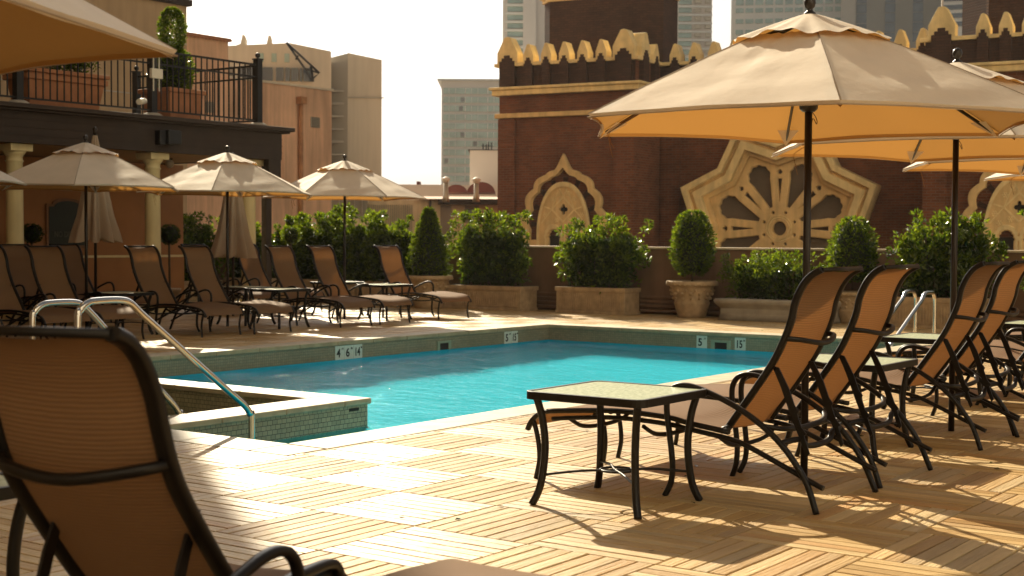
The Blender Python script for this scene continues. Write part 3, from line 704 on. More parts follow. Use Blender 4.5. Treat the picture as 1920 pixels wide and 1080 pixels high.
def closed_parasol(x, y, zt, zb_, label, seed):
    e = empty('folded_parasol', (x, y, 0)); tag(e, label, 'parasol', 'folded parasols behind the left row')
    MB().lathe([(.02, 0), (.02, zt)], n=12).build('pole', 'umetal', e)
    MB().lathe([(.03, zt-.03), (.02, zt+.01), (.035, zt+.05), (.006, zt+.085)], n=12).build('finial', 'umetal', e)
    b = MB(); hh = zt-zb_
    prof = [(.03, zt-.04), (.055, zt-.05-hh*.08), (.10, zt-hh*.3), (.15, zt-hh*.55), (.20, zt-hh*.78), (.255, zb_+.08), (.27, zb_+.02)]
    def wob(a, j): return 1+(.05+.30*j/6)*math.sin(a*8+seed+.3*math.sin(a*3))
    b.lathe(prof, n=72, caps=False, wob=wob)
    n = 72
    for i in range(n):   # ragged hem
        x_, y_, z_ = b.v[6*n+i]; b.v[6*n+i] = (x_, y_, z_-.07*abs(math.sin(i*2*math.pi/n*4+seed)))
    b.build('folded_canopy', 'closed', e)
    st = MB(); st.lathe([(.066, zt-hh*.16), (.068, zt-hh*.19)], n=20); st.build('strap', 'closed', e)
closed_parasol(12.45, 15.95, 2.60, 1.15, 'folded parasol hanging shut behind the far left open parasol', 1.)
closed_parasol(14.93, 15.9, 2.38, .92, 'folded parasol hanging shut behind the middle left parasol', 2.3)

# ---------------------------------------------------------------- plants and planters
def bush_mesh(name, fn_in, n, size, mat, parent, seed, up=.3):
    """leaf quads spread through a volume; fn_in(rd) -> position, outward direction"""
    rd = random.Random(seed); b = MB()
    for _ in range(n):
        p, d = fn_in(rd)
        d = (Vector(d)+Vector((rd.gauss(0, .55), rd.gauss(0, .55), rd.gauss(up, .55)))).normalized()
        t = d.cross(Vector((rd.gauss(0, 1), rd.gauss(0, 1), rd.gauss(0, 1)))).normalized(); L = size*rd.uniform(.7, 1.3); W_ = L*.45
        nn = d.cross(t)*L*.14; q = Vector(p)
        b.add([q, q+d*L*.5+t*W_*.5+nn, q+d*L, q+d*L*.5-t*W_*.5+nn], [(0, 1, 2), (0, 2, 3)])
    return b.build(name, mat, parent)
def lumps(rd, n, sx, sy, sz, cz, r0, r1):
    return [(Vector((rd.uniform(-sx, sx), rd.uniform(-sy, sy), cz+rd.uniform(-sz, sz))), rd.uniform(r0, r1)) for _ in range(n)]
def shrub(e, W, D, z0, z1, seed, n=3200, mat='leaf', size=.072, loose=.5):
    """loose shrub: shoots that rise out of the planter, leaves along them"""
    rd = random.Random(seed)
    L = []
    for i in range(int(34*W/.6)):
        x = rd.uniform(-W, W); y = rd.uniform(-D, D); edge = 1-.30*abs(x/W)**2.2
        top = z0+(z1-z0)*edge*rd.uniform(.55, 1.08); zc = rd.uniform(z0+.04, top-.04); L.append((Vector((x*1.02, y, zc)), rd.uniform(.09, .16), top))
        L.append((Vector((x+rd.uniform(-.1, .1), y, top-.10)), rd.uniform(.06, .12), top))
        if i % 3: L.append((Vector((x*1.15+rd.uniform(-.08, .08), y*1.5, z0+(z1-z0)*rd.uniform(.45, 1.02))), rd.uniform(.03, .06), top)); L.append((Vector((x*1.12+rd.uniform(-.05, .05), y*1.3, top-.02)), rd.uniform(.035, .06), top)); L.append((Vector((x*1.14, y*1.4, z0+(top-z0)*rd.uniform(.3, .9))), rd.uniform(.05, .09), top))
    def f(rd_):
        c, r, _ = L[rd_.randrange(len(L))]; d = Vector((rd_.gauss(0, 1), rd_.gauss(0, 1), rd_.gauss(.15, 1))).normalized()
        return c+d*r*(rd_.random()**.35), d
    bush_mesh('foliage', f, n, size, mat, e, seed)
    st = MB()
    for i in range(7):
        x = rd.uniform(-W*.8, W*.8); st.tube(cr([(x*.7, 0, z0-.05), (x*.9, rd.uniform(-.05, .05), z0+(z1-z0)*.3), (x*1.05, rd.uniform(-.1, .1), z0+(z1-z0)*.75)], 3), .009, .009, 5)
    st.build('stem', 'bark', e)
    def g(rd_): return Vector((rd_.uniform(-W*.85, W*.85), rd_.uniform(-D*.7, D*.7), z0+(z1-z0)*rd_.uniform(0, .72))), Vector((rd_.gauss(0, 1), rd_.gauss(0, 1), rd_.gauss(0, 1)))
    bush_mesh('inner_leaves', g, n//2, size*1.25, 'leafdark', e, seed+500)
def topiary(e, shape, z0, z1, r, seed, n=3000, mat='leaf', size=.058, trunk=None):
    H_ = z1-z0
    def prof(t):
        if shape == 'cone': return r*(1-t)**.75*min(1, .72+t*2.2)+.02
        if shape == 'egg': return r*math.sqrt(max(0, 1-((t-.42)/(.6 if t > .42 else .46))**2))*(1-.1*t)+.015
        if shape == 'ball': return r*math.sqrt(max(0, 1-(2*t-1)**2))+.01
        return r*min(1, (1-t)*6, t*8+.55)**.5
    def f(rd):
        t = rd.random(); a = rd.uniform(0, 2*math.pi); k = 1+.07*math.sin(a*5+t*9+seed)+rd.gauss(0, .075)
        rr = prof(t)*k*(rd.uniform(.55, 1)**.4); d = Vector((math.cos(a), math.sin(a), .9*(t-.45)))
        return Vector((math.cos(a)*rr, math.sin(a)*rr, z0+t*H_)), d
    bush_mesh('foliage', f, n, size, mat, e, seed)
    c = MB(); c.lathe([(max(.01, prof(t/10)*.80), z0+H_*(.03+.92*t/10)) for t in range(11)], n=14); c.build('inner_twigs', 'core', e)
    tk = MB(); tk.tube([(0, 0, (trunk if trunk is not None else z0-.12)), (.008, .005, (z0+z1)/2)], .018, .018, 6); tk.build('trunk', 'bark', e)
def box_planter(name, x, y, w, d, h, label, fluted=True, mat='stonepot', rz=math.pi/2, z=0):
    e = empty(name, (x, y, z), rz); tag(e, label, 'planter', 'stone planters along the parapet')
    b = MB(); b.box(-w/2, w/2, -d/2, d/2, 0, h-.07); b.box(-w/2-.02, w/2+.02, -d/2-.02, d/2+.02, h-.07, h); b.box(-w/2-.014, w/2+.014, -d/2-.014, d/2+.014, 0, .045)
    b.build('box', mat, e, bevel=.006)
    if fluted:
        n = int(w/.045)
        for sd__ in (-1, 1):
            f = MB()
            for i in range(n): x0 = -w/2+.07+(w-.14)*i/n; f.box(x0, x0+.024, min(sd__*d/2, sd__*(d/2+.014)), max(sd__*d/2, sd__*(d/2+.014)), .06, h-.10)
            f.build('fluting', mat, e)
    s = MB(); s.box(-w/2+.03, w/2-.03, -d/2+.03, d/2-.03, h, h+.006); s.build('soil', 'soil', e)
    return e
def plant(name, x, y, label, group='shrubs and topiaries along the parapet', cat='shrub', z=0, rz=math.pi/2):
    e = empty(name, (x, y, z), rz); tag(e, label, cat, group); return e
def urn(x, y, s, h, label, z=0, mat='stonepot'):
    e = empty('stone_urn', (x, y, z)); tag(e, label, 'urn', 'stone urns along the parapet')
    prof = [(.23, 0), (.235, .05), (.25, .10), (.285, .20), (.29, .225), (.275, .24), (.31, .34), (.345, .44), (.36, .475), (.415, .49), (.42, .53), (.40, .555), (.36, .55), (.34, .50)]
    k = h/.555
    b = MB(); b.lathe([(r*s, z_*k) for r, z_ in prof], n=36); b.build('bowl', mat, e)
    dcr = MB()
    for i in range(14):
        a = i*2*math.pi/14; c, sn = math.cos(a), math.sin(a); rr = .325*s
        dcr.ball((c*rr, sn*rr, .36*k), .032*s, 6); dcr.ball((c*.305*s, sn*.305*s, .29*k), .022*s, 6)
        a += .22; c, sn = math.cos(a), math.sin(a); dcr.ball((c*.345*s, sn*.345*s, .41*k), .022*s, 6)
    for i in range(30):
        a = i*2*math.pi/30; dcr.ball((math.cos(a)*.405*s, math.sin(a)*.405*s, .50*k), .022*s, 5)
    dcr.build('relief', mat, e)
    so_ = MB(); so_.lathe([(.34*s, h-.045), (.01, h-.03)], n=24); so_.build('soil', 'soil', e)
    return e
WX = 19.72      # parapet face
box_planter('fluted_planter', 19.22, 14.30, 1.66, .48, .40, 'long fluted stone planter, left one of the pair beneath loose shrubs')
e = plant('leafy_shrub', 19.22, 14.25, 'tall loose shrub in the left fluted planter beside the cone shaped bush'); shrub(e, .66, .22, .42, 1.60, 11, 5200)
box_planter('fluted_planter', 19.27, 12.16, 1.28, .46, .42, 'fluted stone planter in front of the brown parapet, below the small pointed arch')
e = plant('leafy_shrub', 19.27, 12.10, 'loose shrub leaning right in the fluted planter below the pointed arch'); shrub(e, .66, .22, .42, 1.50, 12, 5000)
urn(19.28, 10.46, .95, .56, 'carved stone urn holding the egg shaped bush, below the star window')
e = plant('egg_topiary', 19.28, 10.46, 'egg shaped clipped bush in the carved urn left of the first parasol pole', cat='topiary'); topiary(e, 'egg', .66, 1.61, .31, 3, 3400)
# long low trough
e = empty('stone_trough', (19.2, 8.95, 0), math.pi/2); tag(e, 'low smooth grey trough with a rolled rim and a clipped hedge', 'planter', 'stone planters along the parapet')
b = MB(); 
def trf(u, v):
    prof = [(.0, 0), (.02, .0), (-.01, .10), (-.02, .16), (.02, .21), (.055, .25), (.07, .29), (.05, .32), (.0, .325)]
    i = min(8, int(round(v*8))); o, z = prof[i]; w_, d_ = .86+o, .26+o
    t = (u*4) % 4; cs_ = [(-w_, -d_), (w_, -d_), (w_, d_), (-w_, d_)]; k = int(t) % 4; f_ = t-int(t); a, c = cs_[k], cs_[(k+1) % 4]
    return (a[0]+(c[0]-a[0])*f_, a[1]+(c[1]-a[1])*f_, z)
b.grid(trf, 32, 8); b.box(-.85, .85, -.25, .25, .01, .318); b.build('basin', 'greypot', e)
e = plant('low_hedge', 19.2, 8.95, 'low clipped hedge growing in the smooth grey trough', cat='hedge'); shrub(e, .78, .20, .32, .98, 14, 5600, size=.05)
urn(19.45, 7.95, .72, .46, 'small stone urn half hidden behind the first right lounger back')
e = plant('egg_topiary', 19.45, 7.95, 'egg shaped clipped bush between the first and second parasol poles', cat='topiary'); topiary(e, 'egg', .60, 1.50, .32, 8, 3000)
box_planter('fluted_planter', 19.22, 6.6, 1.3, .46, .42, 'fluted stone planter behind the right loungers and the far handrails')
e = plant('leafy_shrub', 19.22, 6.55, 'wide loose shrub behind the second parasol pole, below the right pointed arch'); shrub(e, .66, .24, .42, 1.50, 15, 5000)
box_planter('fluted_planter', 19.22, 4.7, 1.0, .46, .42, 'fluted stone planter at the right frame edge')
e = plant('leafy_shrub', 19.22, 4.8, 'shrub poking in at the right frame edge above the parapet'); shrub(e, .62, .22, .42, 1.58, 16, 2600)
urn(18.75, 15.22, 1.0, .56, 'carved stone urn beside the rightmost lounger of the left row')
e = plant('cone_topiary', 18.75, 15.22, 'cone shaped clipped bush left of the fluted planter shrub', cat='topiary'); topiary(e, 'cone', .52, 1.68, .40, 5, 4200)
k = 0
for x, y, wd, zt, l in ((19.1, 16.45, .62, 1.66, 'rightmost shrub of the tall hedge behind the left loungers'), (19.1, 17.55, .62, 1.74, 'second shrub from the right in the tall hedge behind the left loungers'),
                     (19.2, 18.6, .62, 1.62, 'third shrub in the hedge behind the rightmost left parasol'), (18.9, 19.6, .55, 1.5, 'last shrub of the hedge near the dark corner post')):
    box_planter('stone_planter', x, y, 1.05, .42, .42, ['stone planter under the rightmost hedge shrub', 'stone planter under the second hedge shrub', 'stone planter under the third hedge shrub', 'stone planter under the last hedge shrub'][k], fluted=False)
    e = plant('hedge_shrub', x, y, l, 'hedge shrubs behind the left loungers'); shrub(e, wd, .26, .40, zt-.08, 20+k, 6500); k += 1
for k, (x, y, zt, l) in enumerate(((18.3, 20.6, 1.62, 'shrub under the terrace between the folded parasol and the cream end column'), (17.8, 21.6, 1.66, 'shrub under the terrace just left of the folded parasol'), (16.9, 20.9, 1.55, 'dark shrub under the terrace beside the shaded wall end'))):
    e = plant('hedge_shrub', x, y, l, 'shrubs in the shade under the terrace', rz=0); shrub(e, .60, .22, .35, zt, 30+k, 3600)
    box_planter('stone_planter', x, y, 1.1, .42, .36, ['stone planter under the terrace, right one', 'stone planter under the terrace, middle one', 'stone planter under the terrace by the wall end'][k], fluted=False, rz=0)
def ball_tree(px, py, D, r, label, seed, mat='leafdark'):
    p = at(px, py, D); e = plant('ball_topiary', p.x, p.y, label, 'small ball topiaries', 'topiary'); topiary(e, 'ball', p.z-r, p.z+r, r, seed, 900, mat, .035, trunk=.35)
    q = empty('clay_pot', (p.x, p.y, 0)); tag(q, 'pot under the '+label, 'plant pot', 'pots of the ball topiaries'); MB().lathe([(.11, 0), (.16, .3), (.18, .31), (.18, .36), (.15, .36)], n=20).build('bowl', 'stonepot', q)
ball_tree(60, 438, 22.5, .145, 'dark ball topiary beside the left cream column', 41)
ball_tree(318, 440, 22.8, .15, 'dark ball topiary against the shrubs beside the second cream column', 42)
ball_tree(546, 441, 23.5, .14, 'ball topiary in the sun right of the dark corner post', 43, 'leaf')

lf = MB(); rl = random.Random(5)
for _ in range(70):
    x, y = (rl.uniform(17, 18.9), rl.uniform(6, 16)) if rl.random() < .7 else (rl.uniform(4.6, 9), rl.uniform(2.2, 5.4))
    a = rl.uniform(0, 6.28); L_ = rl.uniform(.02, .04); c, d = math.cos(a)*L_, math.sin(a)*L_
    lf.add([(x, y, .004), (x+c*.5-d*.3, y+d*.5+c*.3, .010), (x+c, y+d, .006), (x+c*.5+d*.3, y+d*.5-c*.3, .005)], [(0, 1, 2), (0, 2, 3)])
tag(lf.build('fallen_leaves', 'leafdark'), kind='stuff')
# ---------------------------------------------------------------- parapet wall
pw = empty('parapet_wall', (WX, 8, 0)); tag(pw, 'long brown stucco parapet wall with a pale cap behind the planters', 'wall')
b = MB(); b.box(.0, .30, -14, 16.5, 0, 1.035); b.box(-.02, 0, -14, 16.5, 0, .30); b.build('wall', 'parapet', pw)
b = MB(); b.box(-.035, .33, -14, 16.5, 1.035, 1.068); b.build('cap', 'cap', pw, bevel=.006)
b = MB()
for z, o in ((.06, .12), (.13, .09), (.20, .06), (.265, .035)): b.box(-.02-o, -.02, -14, 16.5, z-.02, z+.022)
b.build('base_moulding', 'parapet', pw, bevel=.008)

# ---------------------------------------------------------------- terrace building, left
tb = empty('terrace_building', (0, 17.2, 0)); tag(tb, 'dark roofed poolside terrace with an ochre wall and a roof balcony', 'building')
b = MB(); b.box(-8, 17.56, 2.8, 3.1, 0, 2.48); b.build('wall', 'terrace_wall', tb)
b = MB(); b.box(-8, 17.56, 2.775, 2.8, 0, .82); b.build('wainscot', 'terrace_wall', tb)
b = MB(); b.box(-8, 17.56, 2.75, 2.8, .82, .86); b.build('dado_rail', 'column', tb)
b = MB(); b.box(-8, 17.2, .10, 6.6, 2.50, 2.53); b.build('ceiling', 'ceiling', tb)
b = MB(); b.box(-8, 17.26, 0, .10, 2.49, 2.93); b.box(17.16, 17.26, .10, 6.7, 2.49, 2.93); b.box(-8, 17.16, .10, 6.7, 2.62, 2.93)
for z in (2.60, 2.71, 2.82): b.box(-8, 17.262, -.008, 0, z, z+.012)
b.build('fascia', 'fascia', tb)
b = MB(); b.box(-8, 17.36, -.10, 6.8, 2.93, 2.965); b.box(-8, 17.42, -.16, 6.85, 2.965, 3.03); b.build('roof_edge', 'fascia', tb, bevel=.008)
b = MB(); b.facade([(16.98, 2.49), (17.26, 2.49), (17.26, 2.02), (17.20, 2.02), (17.14, 2.12), (17.08, 2.2), (16.98, 2.30)], .02, .12); b.build('bracket', 'fascia', tb)
b = MB(); b.box(17.14, 17.26, .24, .36, 0, 2.49); b.build('corner_post', 'fascia', tb)
def column(x, y, label):
    e = empty('cream_column', (x, y, 0)); tag(e, label, 'column', 'round cream columns of the terrace')
    MB().lathe([(.15, .10), (.155, .13), (.125, .17), (.118, .3), (.122, 1.0), (.112, 2.22), (.118, 2.235), (.13, 2.25), (.112, 2.265), (.112, 2.31), (.135, 2.34), (.165, 2.385)], n=28).build('shaft', 'column', e)
    b = MB(); b.box(-.18, .18, -.18, .18, 2.385, 2.485); b.box(-.17, .17, -.17, .17, 0, .10); b.build('capital', 'column', e, bevel=.006)
column(12.27, 17.5, 'leftmost round cream column in front of the ochre wall'); column(14.75, 17.5, 'round cream column between the two left parasols'); column(16.90, 17.62, 'round cream end column beside the dark corner post')
column(9.8, 17.5, 'round cream column outside the left frame edge')
# board
p0 = aty(90, 375, 19.97); p1 = aty(160, 460, 19.97); bd = empty('wall_board', (p0.x, 19.97, p1.z)); tag(bd, 'arched dark notice board framed in wood on the ochre wall', 'notice board')
W_, H_ = p1.x-p0.x, p0.z-p1.z
arch = lambda w0, h0, o: [(-o, -o), (w0+o, -o), (w0+o, h0*.86+o)]+[(w0/2+(w0/2+o)*.72*math.cos(t)*(1 if 1 else 0), h0*.86+o+h0*.13*math.sin(t)) for t in [math.pi*k/8 for k in range(9)]]+[(-o, h0*.86+o)]
b = MB(); b.facade(arch(W_, H_, .045), -.02, 0); b.build('frame', 'boardframe', bd)
b = MB(); b.facade(arch(W_, H_, 0), -.028, -.021); b.build('panel', 'board', bd)
text('NO DIVING', .13, 'faint', bd, Matrix.Translation((W_/2, -.031, H_*.24)), 'lettering', .8)
# speaker and globe lamp
p = aty(306, 258, 17.19); sp2 = empty('wall_speaker', (p.x, 17.19, p.z)); tag(sp2, 'black loudspeaker on the dark terrace fascia', 'speaker')
b = MB(); b.box(-.06, .20, -.20, -.03, -.11, .11); b.build('cabinet', 'black', sp2, bevel=.02); b = MB(); b.box(-.17, -.05, -.13, -.008, -.12, .10); b.build('bracket', 'black', sp2, bevel=.01)
for px, py, l in ((110, 282, 'round globe lamp under the terrace ceiling near the left columns'), (318, 298, 'round globe lamp under the terrace ceiling above the second column')):
    p = aty(px, py, 18.6); e = empty('globe_lamp', (p.x, 18.6, 2.5)); tag(e, l, 'lamp', 'globe lamps under the terrace ceiling')
    MB().ball((0, 0, -.09), .075).build('globe', 'bulb', e); MB().lathe([(.05, -.03), (.06, 0)], n=14).build('mount', 'fascia', e)
# balcony railing
def post(x, y, label, z=3.03, h=1.12):
    e = empty('railing_post', (x, y, z)); tag(e, label, 'railing post', 'square posts of the balcony railing')
    b = MB(); b.box(-.055, .055, -.055, .055, .06, h); b.box(-.068, .068, -.068, .068, h, h+.02); b.build('shaft', 'iron', e)
    MB().ball((0, 0, h+.075), .045).build('ball_finial', 'iron', e); MB().lathe([(.16, 0), (.15, .04), (.10, .07)], n=18).build('foot', 'greypot', e)
post(16.92, 17.42, 'black balcony post with a ball on top at the roof corner'); post(14.68, 17.42, 'balcony post behind the white box'); post(12.28, 17.42, 'balcony post near the left frame edge'); post(17.0, 20.6, 'balcony post at the back of the roof')
def railing(p, q, label, z=3.03):
    P, Q = Vector(p), Vector(q); L = (Q-P).length; e = empty('balcony_railing', (P.x, P.y, z), math.atan2(Q.y-P.y, Q.x-P.x)); tag(e, label, 'railing', 'black iron balcony railings')
    b = MB(); b.box(0, L, -.02, .02, 1.02, 1.05); b.build('top_rail', 'iron', e)
    b = MB(); b.box(0, L, -.014, .014, .82, .845); b.box(0, L, -.014, .014, .10, .125); b.build('cross_rail', 'iron', e)
    b = MB(); n = int(L/.115)
    for i in range(1, n): x = L*i/n; b.box(x-.008, x+.008, -.008, .008, .125, 1.02)
    b.build('balusters', 'iron', e)
railing((14.735, 17.42, 0), (16.865, 17.42, 0), 'black iron railing between the white box and the roof corner post')
railing((12.335, 17.42, 0), (14.625, 17.42, 0), 'black iron railing in front of the brown window box planter')
railing((8.0, 17.42, 0), (12.225, 17.42, 0), 'black iron railing at the left frame edge')
railing((16.98, 17.48, 0), (17.0, 20.55, 0), 'black iron railing along the end of the roof, running back')
# balcony pots
e = empty('terracotta_pot', (15.58, 18.0, 3.03)); tag(e, 'square terracotta pot on the balcony holding the tall clipped bush', 'plant pot')
b = MB()
def fr(z0, z1, a0, a1): b.add([(sx*a, sy*a, z) for z, a in ((z0, a0), (z1, a1)) for sx, sy in ((-1, -1), (1, -1), (1, 1), (-1, 1))], [(3, 2, 1, 0), (4, 5, 6, 7), (0, 1, 5, 4), (1, 2, 6, 5), (2, 3, 7, 6), (3, 0, 4, 7)])
fr(0, .46, .30, .35); b.box(-.39, .39, -.39, .39, .46, .53); b.build('bowl', 'terracotta', e, bevel=.01)
e = plant('balcony_topiary', 15.58, 18.0, 'tall two tier clipped bush in the terracotta pot on the balcony', 'balcony plants', 'topiary', z=3.03)
topiary(e, 'egg', .50, 1.22, .33, 51, 2600, trunk=.4)
def f2(rd):
    t = rd.random(); a = rd.uniform(0, 6.283); r_ = .20*math.sqrt(max(0, 1-(2*t-1)**2))*rd.uniform(.05, 1)**.5+.02; return Vector((math.cos(a)*r_, math.sin(a)*r_, 1.14+.70*t)), Vector((math.cos(a), math.sin(a), t-.4))
bush_mesh('upper_tier', f2, 3400, .05, 'leaf', e, 52)
e = empty('window_box', (13.35, 18.0, 3.03)); tag(e, 'long brown clay planter behind the balcony railing on the left', 'planter')
b = MB(); b.add([(sx*a, sy*c, z) for z, a, c in ((0, .60, .2), (.44, .68, .26)) for sx, sy in ((-1, -1), (1, -1), (1, 1), (-1, 1))], [(3, 2, 1, 0), (4, 5, 6, 7), (0, 1, 5, 4), (1, 2, 6, 5), (2, 3, 7, 6), (3, 0, 4, 7)]); b.box(-.72, .72, -.3, .3, .44, .52); b.box(-.74, .74, -.32, .32, .54, .60); b.box(-.7, .7, -.28, .28, .52, .54); b.build('box', 'terracotta', e, bevel=.01)
e = plant('balcony_plant', 13.35, 18.0, 'straggly plant growing from the brown balcony planter', 'balcony plants', 'plant', z=3.03, rz=0); shrub(e, .62, .16, .58, .98, 53, 1100, size=.06)
# white wifi box, spot lamp
p = aty(293, 138, 17.33); e = empty('antenna_box', (p.x, 17.33, p.z)); tag(e, 'small white box with two antennas fixed to the balcony post', 'antenna box')
b = MB(); b.box(-.11, .11, -.03, .03, -.075, .075); b.build('case', 'plastic', e, bevel=.008)
for s in (-1, 1): MB().box(s*.055-.007, s*.055+.007, -.008, .008, .075, .26).build('antenna', 'plastic', e)
for s in (-1, 1): MB().box(s*.055-.007, s*.055+.007, -.008, .008, -.27, -.075).build('antenna', 'plastic', e)
p = aty(270, 192, 17.1); e = empty('spot_lamp', (p.x, 17.15, p.z)); tag(e, 'small white spotlight at the foot of the balcony post', 'spotlight')
MB().tube([(-.10, -.05, 0), (.0, 0, .02), (.08, .03, .03)], .045, .045, 10).build('housing', 'plastic', e); MB().tube([(.08, .03, .03), (.12, .2, .02)], .012, .012, 6).build('arm', 'black', e)

# ---------------------------------------------------------------- hotel wing that shades the left corner
hb = empty('hotel_wing', (0, 24.2, -14)); tag(hb, 'tan stucco wing with a dark roof edge behind the balcony', 'building')
zl = aty(350, 12, 24.2).z+14; xr = aty(350, 12, 24.2).x
b = MB(); b.box(-25, 18.65, 0, 14, 0, 38); b.box(18.65, xr, 0, 10, 0, zl); b.box(-25, 3.1, -18.85, -.001, 0, 38); b.build('wall', 'hotel', hb)  # last box: unseen block added to keep skylight off the corner parasol
b = MB(); b.box(18.65, xr+.08, -.10, 10.1, zl, zl+.14); b.box(-25, 18.75, -.1, 14.1, 38, 38.3); b.build('roof_edge', 'fascia', hb)
b = MB()
for z in (18.2, 19.4): b.box(-25, xr, -.012, 0, z, z+.025)
b.build('joint_line', 'beigeside', hb)

# ---------------------------------------------------------------- brick building with towers (own frame: x right, y inward)
P0 = at(935, 446, 42); ba = R(-82.6)
bb = empty('moorish_brick_building', (P0.x, P0.y, 0), ba); tag(bb, 'dark brick building with ochre battlements, a star window and pointed arches', 'building')
AX1 = 4.35; MX1 = 12.30; CX1 = 17.1; RY = 1.8
b = MB()
b.box(0, AX1, 0, 9, -14, 6.2); b.box(AX1, MX1, RY, 9, -14, 6.2); b.box(MX1, CX1, 0, 9, -14, 6.2)
b.build('wall', 'brick', bb)
b = MB()   # pilasters and recess bands
for x0, x1, y in ((0.004, .56, 0), (3.72, AX1-.004, 0), (4.46, 5.0, RY), (11.6, 12.1, RY), (12.304, 12.9, 0)): b.box(x0, x1, y-.09, y-.002, -14, 4.66)
b.build('pilasters', 'brick', bb)
def band(z0, z1, pr, mat, name, bev=.02):
    b = MB()
    b.box(-pr, AX1+pr, -pr, 0, z0, z1); b.box(AX1, AX1+pr, 0, RY-pr, z0, z1); b.box(AX1+.001, MX1-.001, RY-pr, RY, z0, z1); b.box(MX1-pr, CX1, -pr, 0, z0, z1); b.box(-pr, 0, 0, 9, z0, z1)
    return b.build(name, mat, bb, bevel=bev)
band(5.36, 5.52, .17, 'ochrelite', 'cornice'); band(5.52, 5.60, .24, 'ochrelite', 'cornice_lip'); band(4.70, 4.84, .11, 'ochre', 'string_course')
band(6.20, 6.30, .12, 'ochrelite', 'battlement_sill', .01)
def corbel(x, y, side=False, w0=.34, top=6.42):
    pb_ = MB()
    def bx(w, z0, z1, dp):
        if side: pb_.box(x, x+dp, y-w/2, y+w/2, z0, z1)
        else: pb_.box(x-w/2, x+w/2, y-dp, y, z0, z1)
    bx(w0*.80, 5.61, top-.17, .150); bx(w0*.56, top-.17, top-.08, .152); bx(w0*.30, top-.08, top, .154)
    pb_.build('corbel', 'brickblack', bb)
mer = []
def merlons(x0, x1, y, n, big=()):
    for i in range(n):
        x = x0+(x1-x0)*(i+.5)/n; mer.append((x, y, .165, .60, False)); corbel(x, y)
merlons(.72, 3.62, 0, 5); merlons(4.55, 12.15, RY, 13); merlons(13.45, 16.7, 0, 6)
for x, y, s in ((.32, 0, 0), (4.02, 0, 0), (12.72, 0, 0)): mer.append((x, y, .33, .84, False)); corbel(x, y, w0=.62, top=6.52)
mer.append((AX1, .42, .30, .78, True)); corbel(AX1, .42, True, .5, 6.5); mer.append((AX1, 1.2, .20, .55, True)); corbel(AX1, 1.2, True)
for x, y, w_, h_, side in mer:
    b = MB(); z0 = 6.22; pts = [(-w_, z0), (w_, z0), (w_, z0+h_*.45), (w_*.28, z0+h_*.98), (w_*.05, z0+h_), (-w_*.05, z0+h_), (-w_*.28, z0+h_*.98), (-w_, z0+h_*.45)]
    b.facade(pts, -.13, .26)
    if side: b.xf(Matrix.Rotation(math.pi/2, 4, 'Z'))
    b.xf(Matrix.Translation((x, y, 0))); b.build('merlon', 'ochrelite', bb, bevel=.008)
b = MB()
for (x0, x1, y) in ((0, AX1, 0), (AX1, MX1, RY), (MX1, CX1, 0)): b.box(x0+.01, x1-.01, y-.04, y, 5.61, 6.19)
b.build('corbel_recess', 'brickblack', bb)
# turrets
def turret(x0, x1, c, y0, z0, z1, d=None):
    b = MB(); d = d or (x1-x0)
    pts = [(x0, y0), (x1, y0), (x1+c, y0+c), (x1+c, y0+c+d), (x1, y0+2*c+d), (x0, y0+2*c+d), (x0-c, y0+c+d), (x0-c, y0+c)]
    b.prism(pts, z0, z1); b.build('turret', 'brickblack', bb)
    k = MB(); cx, cy = (x0+x1)/2, y0+c+d/2
    k.prism([(cx+(x-cx)*1.04, cy+(y-cy)*1.04) for x, y in pts], z1, z1+.12); k.prism([(cx+(x-cx)*1.08, cy+(y-cy)*1.08) for x, y in pts], z1+.12, z1+.3); k.build('turret_cornice', 'ochrelite', bb, bevel=.02)
turret(.12, 3.44, .35, 3.0, 6.2, 8.55, 1.15); 
b = MB(); b.add([(x, y, z) for z in (6.2, 9.6) for x, y in ((12.45, 3.9), (13.30, 3.0), (13.30, 3.9))], [(0, 1, 4, 3), (1, 2, 5, 4), (2, 0, 3, 5), (3, 4, 5), (2, 1, 0)]); b.build('turret_chamfer', 'bricklit', bb)  # lighter copy of the brick: light on this chamfer put into the colour
turret(13.304, 16.6, .85, 3.0, 6.2, 9.6)
# pointed horseshoe arch windows
def arcpts(w_, z0, zs, zt, n=14, ogee=0):
    L = []
    for i in range(n+1):
        t = i/n; a = t*math.pi/2; x = w_*math.cos(a)**.9 if i < n else 0; z = zs+(zt-zs)*math.sin(a)**1.0
        L.append((x, z+ogee*max(0, t-.82)**1.3*6))
    return [(w_, z0)]+L+[(-x, z) for x, z in reversed(L[:-1])]+[(-w_, z0)]
def lobed(w_, z0, zs, zt, lobes, d, ogee=.12, n=84, off=0):
    L = []
    for i in range(n+1):
        t = i/n; a = t*math.pi/2; r = 1+d*(abs(math.sin(t*lobes*math.pi))-.5)
        x = (w_+off)*math.cos(a)**.85*r if i < n else 0; z = zs+(zt-zs+off)*math.sin(a)**1.05*(1+d*.6*(abs(math.sin(t*lobes*math.pi))-.5)*(1-t))+ogee*max(0, (t-.90)/.10)**1.6
        L.append((x, z))
    return [(w_+off, z0)]+L+[(-x, z) for x, z in reversed(L[:-1])]+[(-w_-off, z0)]
def small_arch(cx, w_, z0, zs, zt): return [(cx+x, z) for x, z in lobed(w_, z0, zs, zt, 4, .12, .0, 40)]
